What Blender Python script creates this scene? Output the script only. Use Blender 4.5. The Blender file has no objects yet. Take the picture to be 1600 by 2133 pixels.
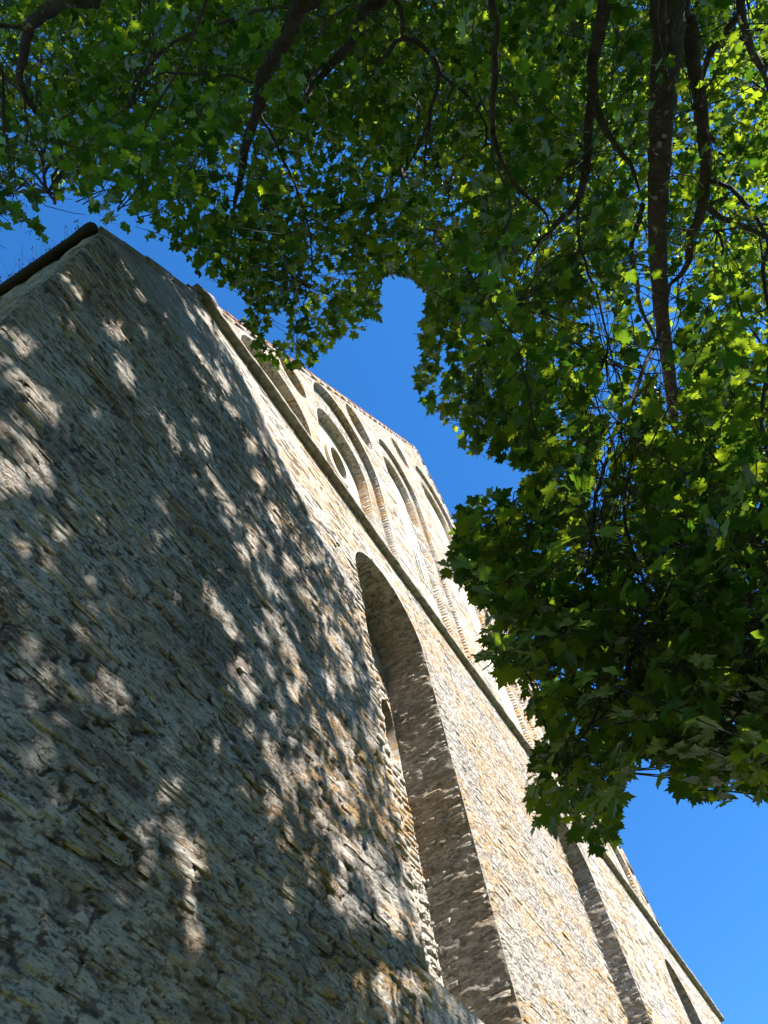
import bpy, math, random
import numpy as np
from mathutils import Vector, Matrix
from mathutils.geometry import tessellate_polygon

rng = np.random.default_rng(11)
random.seed(11)
SC = bpy.context.scene
COL = SC.collection

# ------------------------------------------------------------------ camera
D = 2.4                                   # metres from the camera to the facade plane (y = 0)
EYE = np.array([0.0, -D, 1.6])
FPX, CX, CY = 1591.27, 800.0, 1066.5      # focal length and centre in photo pixels
AX_X = np.array([0.49970044, 0.71917386, 0.48279233])    # facade direction (right, down, forward)
AX_Y = np.array([-0.8565366, 0.4932719, 0.15174943])     # into the facade
AX_Z = np.array([-0.12901366, -0.48935856, 0.86248692])  # up
cam = bpy.data.cameras.new('camera')
cam.sensor_fit = 'VERTICAL'; cam.sensor_height = 24.0
cam.lens = FPX / 2133.0 * 24.0
cam.clip_start = 0.05; cam.clip_end = 3000
co = bpy.data.objects.new('camera', cam); COL.objects.link(co)
right = Vector((AX_X[0], AX_Y[0], AX_Z[0])); down = Vector((AX_X[1], AX_Y[1], AX_Z[1])); fwd = Vector((AX_X[2], AX_Y[2], AX_Z[2]))
fwd.normalize(); right = (right - fwd * right.dot(fwd)).normalized(); up = right.cross(fwd)
m = Matrix((right, up, -fwd)).transposed().to_4x4(); m.translation = Vector(EYE)
co.matrix_world = m
SC.camera = co

# ------------------------------------------------------------------ sky and sun
SUN_EL, SUN_OFF = math.radians(49), math.radians(1.5)   # SUN_OFF: towards -x, away from the facade normal
SUN = np.array([-math.sin(SUN_OFF) * math.cos(SUN_EL), -math.cos(SUN_OFF) * math.cos(SUN_EL), math.sin(SUN_EL)])
world = bpy.data.worlds.new('World'); SC.world = world; world.use_nodes = True
wn = world.node_tree.nodes; wl = world.node_tree.links
sky = wn.new('ShaderNodeTexSky'); sky.sky_type = 'NISHITA'; sky.sun_disc = False
sky.sun_elevation = SUN_EL
sky.sun_rotation = math.atan2(SUN[0], SUN[1])
sky.altitude = 100; sky.air_density = 1.0; sky.dust_density = 0.0; sky.ozone_density = 8.0
bg = wn['Background']; bg.inputs['Strength'].default_value = 0.072
hsv = wn.new('ShaderNodeHueSaturation'); hsv.inputs['Saturation'].default_value = 1.18; hsv.inputs['Value'].default_value = 1.0
wl.new(sky.outputs[0], hsv.inputs['Color']); wl.new(hsv.outputs[0], bg.inputs['Color'])
sun = bpy.data.lights.new('sun', 'SUN'); sun.energy = 5.0; sun.angle = math.radians(0.53); sun.color = (1.0, 0.93, 0.82)
so = bpy.data.objects.new('sun', sun); COL.objects.link(so)
so.rotation_euler = Vector(SUN).to_track_quat('Z', 'Y').to_euler(); so.location = (0, -20, 30)
vs = SC.view_settings
vs.view_transform = 'Standard'; vs.look = 'None'; vs.exposure = 2.0; vs.gamma = 1.0; vs.use_curve_mapping = False
SC.cycles.max_bounces = 8; SC.cycles.transmission_bounces = 6; SC.cycles.diffuse_bounces = 4

# ------------------------------------------------------------------ helpers
def P(px, py, dist):
    v = np.array([px - CX, py - CY, FPX]); v /= np.linalg.norm(v)
    return np.array([v @ AX_X, v @ AX_Y, v @ AX_Z]) * dist + EYE

def project(pts):
    q = np.atleast_2d(pts) - EYE
    R = np.stack([AX_X, AX_Y, AX_Z])       # rows: world axes in camera coordinates
    c = q @ R
    z = np.where(c[:, 2] > 1e-3, c[:, 2], 1e-3)
    return np.stack([c[:, 0] / z * FPX + CX, c[:, 1] / z * FPX + CY, c[:, 2]], 1)

def wall_point(px, py):
    v = np.array([px - CX, py - CY, FPX]); r = np.array([v @ AX_X, v @ AX_Y, v @ AX_Z])
    r = r * D / r[1]
    return r[0], r[2] + EYE[2]

def mesh_np(name, V, tris, mat, parent=None, tint=None, uv=None, smooth=False, quads=None):
    V = np.asarray(V, dtype=np.float32).reshape(-1, 3)
    me = bpy.data.meshes.new(name)
    loops, starts, n = [], [], 0
    if tris is not None and len(tris):
        T = np.asarray(tris, dtype=np.int32).reshape(-1, 3)
        loops.append(T.ravel()); starts.append(np.arange(len(T)) * 3); n = len(T) * 3
    if quads is not None and len(quads):
        Q = np.asarray(quads, dtype=np.int32).reshape(-1, 4)
        loops.append(Q.ravel()); starts.append(np.arange(len(Q)) * 4 + n)
    L = np.concatenate(loops).astype(np.int32); S = np.concatenate(starts).astype(np.int32)
    me.vertices.add(len(V)); me.vertices.foreach_set('co', V.ravel())
    me.loops.add(len(L)); me.loops.foreach_set('vertex_index', L)
    me.polygons.add(len(S)); me.polygons.foreach_set('loop_start', S)
    me.update(calc_edges=True); me.validate()
    if smooth: me.polygons.foreach_set('use_smooth', np.ones(len(me.polygons), dtype=bool))
    if tint is not None:
        a = me.attributes.new('tint', 'FLOAT', 'POINT'); a.data.foreach_set('value', np.asarray(tint, dtype=np.float32))
    if uv is not None:
        a = me.attributes.new('leafco', 'FLOAT_VECTOR', 'POINT'); a.data.foreach_set('vector', np.asarray(uv, dtype=np.float32).ravel())
    if mat: me.materials.append(mat)
    ob = bpy.data.objects.new(name, me); COL.objects.link(ob)
    if parent: ob.parent = parent
    return ob

def empty(name, loc=(0, 0, 0)):
    o = bpy.data.objects.new(name, None); COL.objects.link(o); o.location = loc; o.empty_display_size = 0.3
    return o

def tag(o, label=None, cat=None, group=None, kind=None):
    if label: o['label'] = label
    if cat: o['category'] = cat
    if group: o['group'] = group
    if kind: o['kind'] = kind
    return o

class Nodes:
    def __init__(self, name):
        self.m = bpy.data.materials.new(name); self.m.use_nodes = True
        self.t = self.m.node_tree; self.n = self.t.nodes; self.l = self.t.links
        self.n.clear(); self.out = self.n.new('ShaderNodeOutputMaterial')
    def node(self, typ, **kw):
        nd = self.n.new(typ)
        for k, v in kw.items():
            if k.startswith('i_'):
                key = k[2:]
                key = int(key) if key.isdigit() else key.replace('_', ' ')
                self.set(nd.inputs[key], v)
            else: setattr(nd, k, v)
        return nd
    def set(self, sock, v):
        if isinstance(v, bpy.types.NodeSocket): self.l.new(v, sock)
        else: sock.default_value = v
    def math(self, op, a, b=None, c=None, clamp=False):
        nd = self.n.new('ShaderNodeMath'); nd.operation = op; nd.use_clamp = clamp
        self.set(nd.inputs[0], a)
        if b is not None: self.set(nd.inputs[1], b)
        if c is not None: self.set(nd.inputs[2], c)
        return nd.outputs[0]
    def mix(self, fac, a, b, blend='MIX'):
        nd = self.n.new('ShaderNodeMixRGB'); nd.blend_type = blend
        self.set(nd.inputs[0], fac)
        for i, v in ((1, a), (2, b)):
            if isinstance(v, bpy.types.NodeSocket): self.l.new(v, nd.inputs[i])
            else: nd.inputs[i].default_value = (*v, 1) if len(v) == 3 else v
        return nd.outputs[0]
    def ramp(self, fac, lo, hi):
        nd = self.n.new('ShaderNodeMapRange'); nd.clamp = True; nd.interpolation_type = 'SMOOTHSTEP'
        self.set(nd.inputs[0], fac); nd.inputs[1].default_value = lo; nd.inputs[2].default_value = hi
        return nd.outputs[0]
    def pos(self, scale=(1, 1, 1), offset=(0, 0, 0)):
        g = self.n.new('ShaderNodeNewGeometry'); mp = self.n.new('ShaderNodeMapping')
        mp.inputs['Scale'].default_value = scale; mp.inputs['Location'].default_value = offset
        self.l.new(g.outputs['Position'], mp.inputs[0]); return mp.outputs[0]
    def noise(self, vec, scale, detail=5, rough=0.6, out=0):
        nd = self.n.new('ShaderNodeTexNoise'); self.l.new(vec, nd.inputs['Vector'])
        nd.inputs['Scale'].default_value = scale; nd.inputs['Detail'].default_value = detail; nd.inputs['Roughness'].default_value = rough
        return nd.outputs[out]
    def tint(self):
        a = self.n.new('ShaderNodeAttribute'); a.attribute_name = 'tint'
        b = self.n.new('ShaderNodeAttribute'); b.attribute_name = 'tint'; b.attribute_type = 'OBJECT'
        return self.math('ADD', a.outputs['Fac'], b.outputs['Fac'])
    def bump(self, height, strength=0.6, dist=0.02, normal=None):
        b = self.n.new('ShaderNodeBump'); b.inputs['Strength'].default_value = strength; b.inputs['Distance'].default_value = dist
        self.l.new(height, b.inputs['Height'])
        if normal is not None: self.l.new(normal, b.inputs['Normal'])
        return b.outputs[0]
    def finish(self, color, rough=0.9, normal=None, spec=0.2):
        b = self.n.new('ShaderNodeBsdfPrincipled')
        self.set(b.inputs['Base Color'], color if isinstance(color, bpy.types.NodeSocket) else (*color, 1))
        b.inputs['Roughness'].default_value = rough; b.inputs['Specular IOR Level'].default_value = spec
        if normal is not None: self.l.new(normal, b.inputs['Normal'])
        self.l.new(b.outputs[0], self.out.inputs[0]); return self.m

# ------------------------------------------------------------------ materials
def mat_limestone(name, mortar=False, lichen=1.0, plaster=False, crust_shade=0.0):
    N = Nodes(name)
    p1 = N.pos((1, 1, 3.2)); p0 = N.pos()
    big = N.noise(p1, 0.7, 4, 0.55)
    mid = N.noise(p1, 4.5, 7, 0.70)
    fine = N.noise(p0, 38, 5, 0.7)
    tint = N.tint()
    if plaster:
        c = N.mix(N.ramp(mid, 0.3, 0.7), (0.45, 0.39, 0.28), (0.54, 0.48, 0.37))
    elif mortar:
        c = N.mix(N.ramp(mid, 0.38, 0.62), (0.37, 0.340, 0.315), (0.60, 0.560, 0.530))
        c = N.mix(N.math('MULTIPLY', tint, 0.85, clamp=True), c, N.mix(N.ramp(big, 0.42, 0.58), (0.165, 0.148, 0.138), (0.21, 0.168, 0.142)))
    else:
        c = N.mix(tint, (0.34, 0.300, 0.265), (0.52, 0.468, 0.412))
        c = N.mix(N.ramp(mid, 0.42, 0.60), c, (0.59, 0.55, 0.505))
    c = N.mix(N.math('MULTIPLY', N.ramp(big, 0.50, 0.66), 0.40), c, (0.335, 0.275, 0.22))
    # grey-black crust and pits
    dark = N.noise(p1, 8, 7, 0.78)
    c = N.mix(N.math('MULTIPLY', N.ramp(dark, 0.55, 0.66), 0.62 if not plaster else 0.15), c, (0.105, 0.10, 0.092))
    if crust_shade: c = N.mix(crust_shade, c, N.mix(N.ramp(mid, 0.4, 0.6), (0.17, 0.162, 0.15), (0.32, 0.30, 0.275)))  # grey crust tone, with the niche shade put into the colour
    # whitish smears of lime over stones and joints alike
    lime = N.noise(N.pos((1.0, 1, 2.2), (5, 2, 9)), 2.6, 8, 0.74)
    c = N.mix(N.math('MULTIPLY', N.ramp(lime, 0.54, 0.63), 0.65 * (1 - 0.7 * crust_shade)), c, (0.60, 0.585, 0.55))
    # orange and yellow lichen in streaks along the courses, thickest on the open side of the front
    g = N.n.new('ShaderNodeNewGeometry'); sx = N.n.new('ShaderNodeSeparateXYZ'); N.l.new(g.outputs['Position'], sx.inputs[0])
    open_side = N.math('MULTIPLY_ADD', N.ramp(sx.outputs[0], 2.0, 5.0), 0.75, 0.25)
    l1 = N.noise(N.pos((0.8, 0.9, 1.5), (3, 0, 1)), 0.8, 3, 0.5)
    l2 = N.noise(N.pos((1, 1, 2.6), (11, 4, 3)), 5.0, 7, 0.74)
    lm = N.math('MULTIPLY', N.ramp(l1, 0.44, 0.53), N.ramp(l2, 0.475, 0.54))
    lm = N.math('MULTIPLY', lm, open_side)
    c = N.mix(N.math('MULTIPLY', lm, 0.78 * lichen), c, N.mix(N.ramp(fine, 0.35, 0.65), (0.50, 0.25, 0.05), (0.55, 0.36, 0.13)))
    l3 = N.noise(N.pos((1, 1, 1.5), (1, 14, 7)), 1.9, 5, 0.6)
    c = N.mix(N.math('MULTIPLY', N.ramp(l3, 0.64, 0.71), N.math('MULTIPLY', open_side, 0.6 * lichen)), c, (0.34, 0.255, 0.06))
    c = N.mix(N.math('MULTIPLY', N.ramp(fine, 0.42, 0.25), 0.5), c, (0.10, 0.10, 0.09))
    # fine relief: bedding, grain, cracks
    h1 = N.noise(p1, 6.5, 10, 0.76); h2 = N.noise(p0, 60, 6, 0.7)
    vo = N.node('ShaderNodeTexVoronoi', feature='DISTANCE_TO_EDGE', i_Scale=5.0)
    wv = N.node('ShaderNodeMixRGB', i_0=0.16); N.l.new(N.pos((1, 1, 2.8)), wv.inputs[1]); N.l.new(N.noise(p0, 6, 5, 0.7, 1), wv.inputs[2])
    N.l.new(wv.outputs[0], vo.inputs['Vector'])
    crack = N.ramp(vo.outputs['Distance'], 0.0, 0.04)
    h = N.math('MULTIPLY_ADD', h2, 0.16, h1)
    h = N.math('MULTIPLY_ADD', crack, 0.08, h)
    cv = N.noise(N.pos((1, 1, 3.6), (2, 7, 5)), 13.0, 8, 0.72)
    cv2 = N.noise(N.pos((1, 1, 2.2), (8, 3, 1)), 36.0, 6, 0.70)
    crev = N.math('MULTIPLY', N.ramp(cv, 0.385, 0.455), N.ramp(cv2, 0.335, 0.425))
    if not plaster:
        c = N.mix(N.math('MULTIPLY', N.math('SUBTRACT', 1.0, crev), 0.58), c, (0.060, 0.055, 0.050))
        h = N.math('MULTIPLY_ADD', crev, 0.30, h)
    if mortar: c = N.mix(N.math('MULTIPLY', N.math('SUBTRACT', tint, 1.0, clamp=True), 0.85), c, (0.045, 0.040, 0.036))  # joint and crack occlusion painted into the mortar colour
    nrm = N.bump(h, 0.3 if plaster else 1.0, 0.02 if plaster else 0.065)
    return N.finish(c, 0.95, nrm, 0.08)

def mat_simple(name, c1, c2, scale=8, rough=0.85, bump=0.4, stretch=(1, 1, 1), dist=0.01):
    N = Nodes(name); p = N.pos(stretch)
    n = N.noise(p, scale, 6, 0.65); n2 = N.noise(p, scale * 6, 4, 0.65)
    c = N.mix(N.ramp(n, 0.3, 0.7), c1, c2)
    return N.finish(c, rough, N.bump(N.math('MULTIPLY_ADD', n2, 0.3, n), bump, dist), 0.2)

STONE = mat_limestone('limestone_rubble')
GREYSTONE = mat_simple('shade_toned_limestone', (0.12, 0.107, 0.09), (0.30, 0.27, 0.225), 9, 0.95, 0.8, (1, 1, 2), 0.03)  # string course stone, its underside shade put into the base colour
MORTAR = mat_limestone('lime_mortar', mortar=True, lichen=0.8)
PLASTER = mat_limestone('cream_plaster', plaster=True, lichen=0.25)
JAMB = mat_limestone('shaded_crust_limestone', lichen=0.28, crust_shade=0.36)  # limestone copy for the tall niches, darkened to carry their shade

DARKWOOD = mat_simple('weathered_dark_timber', (0.018, 0.015, 0.013), (0.04, 0.033, 0.028), 5, 0.9, 0.8, (3, .5, 3), 0.02)
TILE = mat_simple('red_roof_tile', (0.16, 0.065, 0.04), (0.27, 0.12, 0.075), 5)
GRASSM = mat_simple('grass_ground', (0.035, 0.06, 0.015), (0.075, 0.085, 0.03), 2.5, 0.95, 0.5)
DRYGRASS = mat_simple('dry_grass', (0.13, 0.11, 0.05), (0.18, 0.15, 0.08), 3)
IRON = mat_simple('white_painted_iron', (0.70, 0.70, 0.68), (0.80, 0.80, 0.78), 5, 0.5, 0.1)
DARKGLASS = mat_simple('dark_window_glass', (0.015, 0.017, 0.02), (0.025, 0.03, 0.035), 3, 0.15, 0.02)

def mat_bark():
    N = Nodes('maple_bark'); p = N.pos((1, 1, 1))
    n = N.noise(p, 6, 6, 0.65); f = N.noise(p, 45, 6, 0.7)
    c = N.mix(N.ramp(n, 0.3, 0.7), (0.027, 0.023, 0.020), (0.070, 0.059, 0.050))
    sp = N.noise(N.pos((1, 1, 1), (4, 9, 2)), 7.5, 3, 0.5)
    c = N.mix(N.math('MULTIPLY', N.ramp(sp, 0.64, 0.68), 0.7), c, (0.30, 0.30, 0.27))
    gr = N.noise(N.pos((1, 1, 1), (8, 1, 5)), 3.5, 3, 0.5)
    c = N.mix(N.math('MULTIPLY', N.ramp(gr, 0.52, 0.68), 0.5), c, (0.06, 0.07, 0.035))
    return N.finish(c, 0.9, N.bump(N.math('MULTIPLY_ADD', f, 0.5, n), 0.9, 0.03), 0.15)
BARK = mat_bark()

def mat_leaf():
    N = Nodes('maple_leaf')
    at = N.node('ShaderNodeAttribute', attribute_name='leafco')
    sx = N.node('ShaderNodeSeparateXYZ'); N.l.new(at.outputs['Vector'], sx.inputs[0])
    x = N.math('ABSOLUTE', sx.outputs[0]); y = sx.outputs[1]
    vein = None
    for a in (0.0, 0.72, 1.55):
        d = N.math('ABSOLUTE', N.math('SUBTRACT', N.math('MULTIPLY', x, math.cos(a)), N.math('MULTIPLY', y, math.sin(a))))
        vein = d if vein is None else N.math('MINIMUM', vein, d)
    vm = N.ramp(vein, 0.016, 0.005)
    tint = N.tint()
    c = N.mix(tint, (0.015, 0.045, 0.013), (0.030, 0.065, 0.014))
    c = N.mix(N.math('MULTIPLY', vm, 0.35), c, (0.10, 0.15, 0.05))
    bm = N.noise(N.pos(), 55, 3, 0.6)
    nrm = N.bump(N.math('MULTIPLY_ADD', vm, -0.5, bm), 0.25, 0.006)
    df = N.node('ShaderNodeBsdfDiffuse', i_Color=c); N.l.new(nrm, df.inputs['Normal'])
    tc = N.mix(N.math('POWER', tint, 1.3), (0.065, 0.18, 0.010), (0.54, 0.72, 0.026))
    tc = N.mix(N.math('MULTIPLY', vm, 0.5), tc, (0.10, 0.20, 0.02))
    tr = N.node('ShaderNodeBsdfTranslucent', i_Color=tc)
    mx = N.node('ShaderNodeMixShader', i_0=0.36); N.l.new(df.outputs[0], mx.inputs[1]); N.l.new(tr.outputs[0], mx.inputs[2])
    gl = N.node('ShaderNodeBsdfGlossy', i_Roughness=0.42, i_Color=(0.8, 0.85, 0.9, 1))
    fr = N.node('ShaderNodeFresnel', i_IOR=1.35)
    mg = N.node('ShaderNodeMixShader'); N.l.new(N.math('MULTIPLY', fr.outputs[0], 0.09), mg.inputs[0])
    N.l.new(mx.outputs[0], mg.inputs[1]); N.l.new(gl.outputs[0], mg.inputs[2])
    N.l.new(mg.outputs[0], N.out.inputs[0]); return N.m
LEAF = mat_leaf()

# ------------------------------------------------------------------ ground
th = np.linspace(0, 2 * math.pi, 49)[:-1]
rings = [(0.0, 0.0)]
V = [(0, 0, 0)]; T = []
radii = [4, 10, 25, 80, 300, 1500]
for ri, r in enumerate(radii):
    for a in th: V.append((r * math.cos(a), r * math.sin(a), 0))
for k in range(48):
    T.append((0, 1 + k, 1 + (k + 1) % 48))
    for ri in range(len(radii) - 1):
        a, b = 1 + ri * 48 + k, 1 + ri * 48 + (k + 1) % 48
        T += [(a, a + 48, b + 48), (a, b + 48, b)]
tag(mesh_np('ground', V, T, GRASSM), 'mown grass round the foot of the church', kind='structure')

# ------------------------------------------------------------------ the church: dimensions (metres)
S = lambda v: v * D
H = lambda v: v * D + EYE[2]
XL, XA, XRG, XR = S(0.1153), S(5.8411), S(9.62), S(11.50)
Z_EAVE, Z_APEX, Z_STR = H(3.7676), H(11.7834), H(4.651)
STR_H, STR_P = 0.16, 0.135
SL_L = (Z_APEX - Z_EAVE) / (XA - XL)
SL_R = (Z_APEX - (Z_STR + STR_H)) / (XRG - XA)
church = empty('medieval_church', (XL, 0, 0))
tag(church, 'tall rough limestone church gable with blind arches, half in tree shade', 'church')
church_inv = Matrix.Translation((-XL, 0, 0))
def into_church(o):
    o.parent = church; o.matrix_parent_inverse = church_inv; return o

class Arch:
    def __init__(s, cx, hw, zb, zs, rise): s.cx, s.hw, s.zb, s.zs, s.rise = cx, hw, zb, zs, rise
    def outline(s, n=18):
        pts = [(s.cx - s.hw, s.zb), (s.cx + s.hw, s.zb)]
        for k in range(n + 1):
            a = math.pi * k / n
            pts.append((s.cx + s.hw * math.cos(a), s.zs + s.rise * math.sin(a)))
        return pts                                 # counter-clockwise seen from -y
    def half(s, z):
        if z < s.zb or z > s.zs + s.rise: return -1
        if z <= s.zs: return s.hw
        return s.hw * math.sqrt(max(0, 1 - ((z - s.zs) / s.rise) ** 2))
class Round(Arch):
    def __init__(s, cx, cz, r, k=1.0): s.cx, s.cz, s.r, s.k = cx, cz, r, k
    def outline(s, n=24):
        return [(s.cx + s.r * math.cos(2 * math.pi * k / n), s.cz + s.r * s.k * math.sin(2 * math.pi * k / n)) for k in range(n)]
    def half(s, z):
        t = (z - s.cz) / (s.r * s.k)
        return -1 if abs(t) > 1 else s.r * math.sqrt(1 - t * t)

def A(cx, hw, zb, zs, rise): return Arch(S(cx), S(hw), H(zb), H(zs), S(rise))
LOWER = [[(A(c, 0.435, 1.40, 3.84, 0.43), 0.305)] for c in (2.80, 5.84, 8.88)]
ZS = (Z_STR + STR_H - EYE[2]) / D + 0.004
UPPER = [
    [(A(1.55, 0.42, ZS, 5.02, 0.38), 0.10)],
    [(A(2.69, 0.57, ZS, 6.32, 0.66), 0.07), (A(2.69, 0.42, ZS + .03, 6.15, 0.48), 0.17)],
    [(A(4.15, 0.47, ZS, 8.02, 0.56), 0.05), (A(4.15, 0.32, ZS + .03, 7.90, 0.40), 0.13)],
    [(A(5.84, 0.60, ZS, 9.95, 0.66), 0.05), (A(5.84, 0.44, ZS + .03, 9.80, 0.48), 0.12)],
    [(A(7.45, 0.44, ZS, 7.35, 0.56), 0.05), (A(7.45, 0.30, ZS + .03, 7.25, 0.40), 0.13)],
    [(A(8.65, 0.36, ZS, 5.35, 0.46), 0.06)],
    [(Round(S(1.78), H(5.78), S(0.19), 1.0), 0.08)],
    [(Round(S(3.10), H(7.40), S(0.27), 1.25), 0.09)],
    [(Round(S(4.58), H(9.38), S(0.24), 1.25), 0.09)],
    [(Round(S(7.02), H(9.05), S(0.22), 1.2), 0.09)],
]
def left_edge(z): return XL if z <= Z_EAVE else XL + (z - Z_EAVE) / SL_L
def right_edge(z): return XR if z <= Z_STR + STR_H else XRG - (z - Z_STR - STR_H) / SL_R
def intervals(z0, z1, shapes, margin=0.015):
    zz = [z0, (z0 + z1) / 2, z1]
    lo = max(left_edge(z) for z in zz) + 0.01; hi = min(right_edge(z) for z in zz) - 0.01
    cuts = []
    for sh in shapes:
        h = max(sh.half(z) for z in zz)
        if h > 0: cuts.append((sh.cx - h - margin, sh.cx + h + margin))
    cuts.sort(); out = []; x = lo
    for a, b in cuts:
        if a > x: out.append((x, min(a, hi)))
        x = max(x, b)
    if x < hi: out.append((x, hi))
    return [(a, b) for a, b in out if b - a > 0.05]

def tess(outer, holes, to3d):
    polys = [[Vector((*p, 0)) for p in outer]] + [[Vector((*p, 0)) for p in h] for h in holes]
    tr = tessellate_polygon(polys)
    flat = [p for pl in polys for p in pl]
    V = [to3d(p.x, p.y) for p in flat]; T = []
    for t in tr:
        a, b, c = [flat[i] for i in t]
        cr = (b.x - a.x) * (c.y - a.y) - (b.y - a.y) * (c.x - a.x)
        if abs(cr) < 1e-10: continue
        T.append(t if cr > 0 else (t[0], t[2], t[1]))
    return V, T                                     # faces -y when (x, z) is ccw
class Geo:
    def __init__(s): s.V, s.T = [], []
    def add(s, V, T):
        n = len(s.V); s.V += list(V); s.T += [(a + n, b + n, c + n) for a, b, c in T]
    def strip(s, pts, y0, y1, flip=False):         # jamb: outline extruded from y0 to y1
        n = len(pts); V = [(x, y0, z) for x, z in pts] + [(x, y1, z) for x, z in pts]; T = []
        for i in range(n):
            j = (i + 1) % n
            T += [(i, n + j, j), (i, n + i, n + j)]
        s.add(V, T)
    def box(s, x0, x1, y0, y1, z0, z1):
        V = [(x, y, z) for x in (x0, x1) for y in (y0, y1) for z in (z0, z1)]
        T = [(0, 1, 3), (0, 3, 2), (4, 6, 7), (4, 7, 5), (0, 4, 5), (0, 5, 1), (2, 3, 7), (2, 7, 6), (0, 2, 6), (0, 6, 4), (1, 5, 7), (1, 7, 3)]
        s.add(V, T)
    def make(s, name, mat, **k): return into_church(mesh_np(name, s.V, s.T, mat, **k))

# mortar core of the facade (the stones sit proud of it); the near left bay is a relief mesh of its own
XN = S(2.30); ZN0, ZN1 = 2.0, Z_EAVE
from mathutils import noise as mnoise
def fbm(x, z, sc, oct=4, zs=2.2, seed=0.0):
    v, a = 0.0, 1.0
    for o in range(oct):
        v += a * mnoise.noise((x * sc + seed, seed * 1.7, z * sc * zs)); sc *= 2.1; a *= 0.55
    return v
g = Geo()
outer = [(XN, 0), (XR, 0), (XR, Z_STR + STR_H), (XRG, Z_STR + STR_H), (XA, Z_APEX), (XL, Z_EAVE), (XN, Z_EAVE)]
holes = [n[0][0].outline() for n in LOWER + UPPER]
g.add(*tess(outer, holes, lambda x, z: (x, 0, z)))
g.add(*tess([(XL, 0), (XN, 0), (XN, ZN0), (XL, ZN0)], [], lambda x, z: (x, 0, z)))
g.make('wall_core', MORTAR)
def pnoise(x, y, seed=0):                            # gradient noise on arrays
    xi, yi = np.floor(x).astype(np.int64), np.floor(y).astype(np.int64); xf, yf = x - xi, y - yi
    def g(ix, iy, dx, dy):
        h = (ix * 374761393 + iy * 668265263 + seed * 2246822519) & 0xffffffff
        h = ((h ^ (h >> 13)) * 1274126177) & 0xffffffff; a = ((h ^ (h >> 16)) & 1023) / 1023 * 2 * math.pi
        return np.cos(a) * dx + np.sin(a) * dy
    u, v = xf ** 3 * (xf * (xf * 6 - 15) + 10), yf ** 3 * (yf * (yf * 6 - 15) + 10)
    a = g(xi, yi, xf, yf) * (1 - u) + g(xi + 1, yi, xf - 1, yf) * u
    b = g(xi, yi + 1, xf, yf - 1) * (1 - u) + g(xi + 1, yi + 1, xf - 1, yf - 1) * u
    return (a * (1 - v) + b * v) * 1.5
def rnd(ix, iy, seed):
    h = (ix * 374761393 + iy * 668265263 + seed * 2246822519) & 0xffffffff
    h = ((h ^ (h >> 13)) * 1274126177) & 0xffffffff; h = h ^ (h >> 16)
    return (h & 0xffff) / 65535.0
def relief(x, z, cw=0.36, ch=0.115):
    """height of the rubble face (metres, out of the wall) and how much bare stone shows (0 mortar, 1 stone)"""
    wx = x + 0.10 * pnoise(x * 2.3, z * 3.1, 1) + 0.035 * pnoise(x * 8, z * 9, 2)
    wz = z + 0.040 * pnoise(x * 1.7, z * 2.2, 3) + 0.020 * pnoise(x * 7, z * 10, 4)
    gy = wz / ch; iy0 = np.floor(gy).astype(np.int64)
    f1 = np.full(x.shape, 9.0); f2 = np.full(x.shape, 9.0); hid = np.zeros(x.shape); hid2 = np.zeros(x.shape)
    for dy in (-1, 0, 1):
        iy = iy0 + dy; sh = rnd(iy, iy * 0 + 7, 5)
        gx_ = wx / cw + sh; ix0 = np.floor(gx_).astype(np.int64)
        for dx in (-1, 0, 1):
            ix = ix0 + dx
            px_ = ix + 0.5 + 0.75 * (rnd(ix, iy, 11) - 0.5); py_ = iy + 0.5 + 0.45 * (rnd(ix, iy, 12) - 0.5)
            d = np.sqrt((gx_ - px_) ** 2 + (1.15 * (gy - py_)) ** 2)
            nw = d < f1
            f2 = np.where(nw, f1, np.minimum(f2, d)); hid = np.where(nw, rnd(ix, iy, 13), hid); hid2 = np.where(nw, rnd(ix, iy, 14), hid2); f1 = np.where(nw, d, f1)
    edge = np.clip((f2 - f1) / 0.16, 0, 1); edge = edge * edge * (3 - 2 * edge)
    smear = np.clip(0.5 + 1.5 * (pnoise(x * 0.9, z * 1.6, 21) + 0.5 * pnoise(x * 2.7, z * 4.6, 22) + 0.3 * pnoise(x * 7, z * 11, 23)), 0, 1)
    bed = pnoise(x * 4, z * 17, 31) + 0.6 * pnoise(x * 10, z * 38, 32) + 0.4 * pnoise(x * 27, z * 80, 33)
    stone = (0.006 + 0.030 * hid) * edge + 0.0055 * bed * edge
    lump = pnoise(x * 5.5, z * 9, 41) + 0.6 * pnoise(x * 13, z * 22, 42) + 0.5 * pnoise(x * 31, z * 50, 43)
    mort = 0.016 + 0.0085 * lump
    k = np.clip((smear - 0.36) / 0.16, 0, 1)
    h = stone * (1 - k) + np.maximum(mort, stone * 0.7) * k
    pit = np.clip(pnoise(x * 9, z * 21, 51) * 1.4 - 0.42, 0, 1)
    h = h - 0.016 * pit + 0.012 * pnoise(x * 0.8, z * 1.1, 61)
    bare = (1 - k) * edge * (0.30 + 0.70 * hid2)
    thin_ = np.clip(1 - (f2 - f1) / 0.075, 0, 1) * (1 - 0.75 * k)
    cr = np.abs(pnoise(x * 6.5, z * 15, 71) + 0.5 * pnoise(x * 15, z * 33, 72)); crk = np.clip(1 - cr / 0.055, 0, 1) * np.clip(pnoise(x * 2.1, z * 3.3, 73) * 2 + 0.45, 0, 1)
    crevice_shade = np.clip(np.maximum(thin_, 0.85 * crk) + 0.8 * pit, 0, 1)  # dark joints, with the shade of cracks and pits put into the colour
    h = h - 0.012 * crk
    bare = np.where(crevice_shade > 0.12, 1 + crevice_shade, bare)
    return np.maximum(h + 0.008, 0.004), bare
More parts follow.
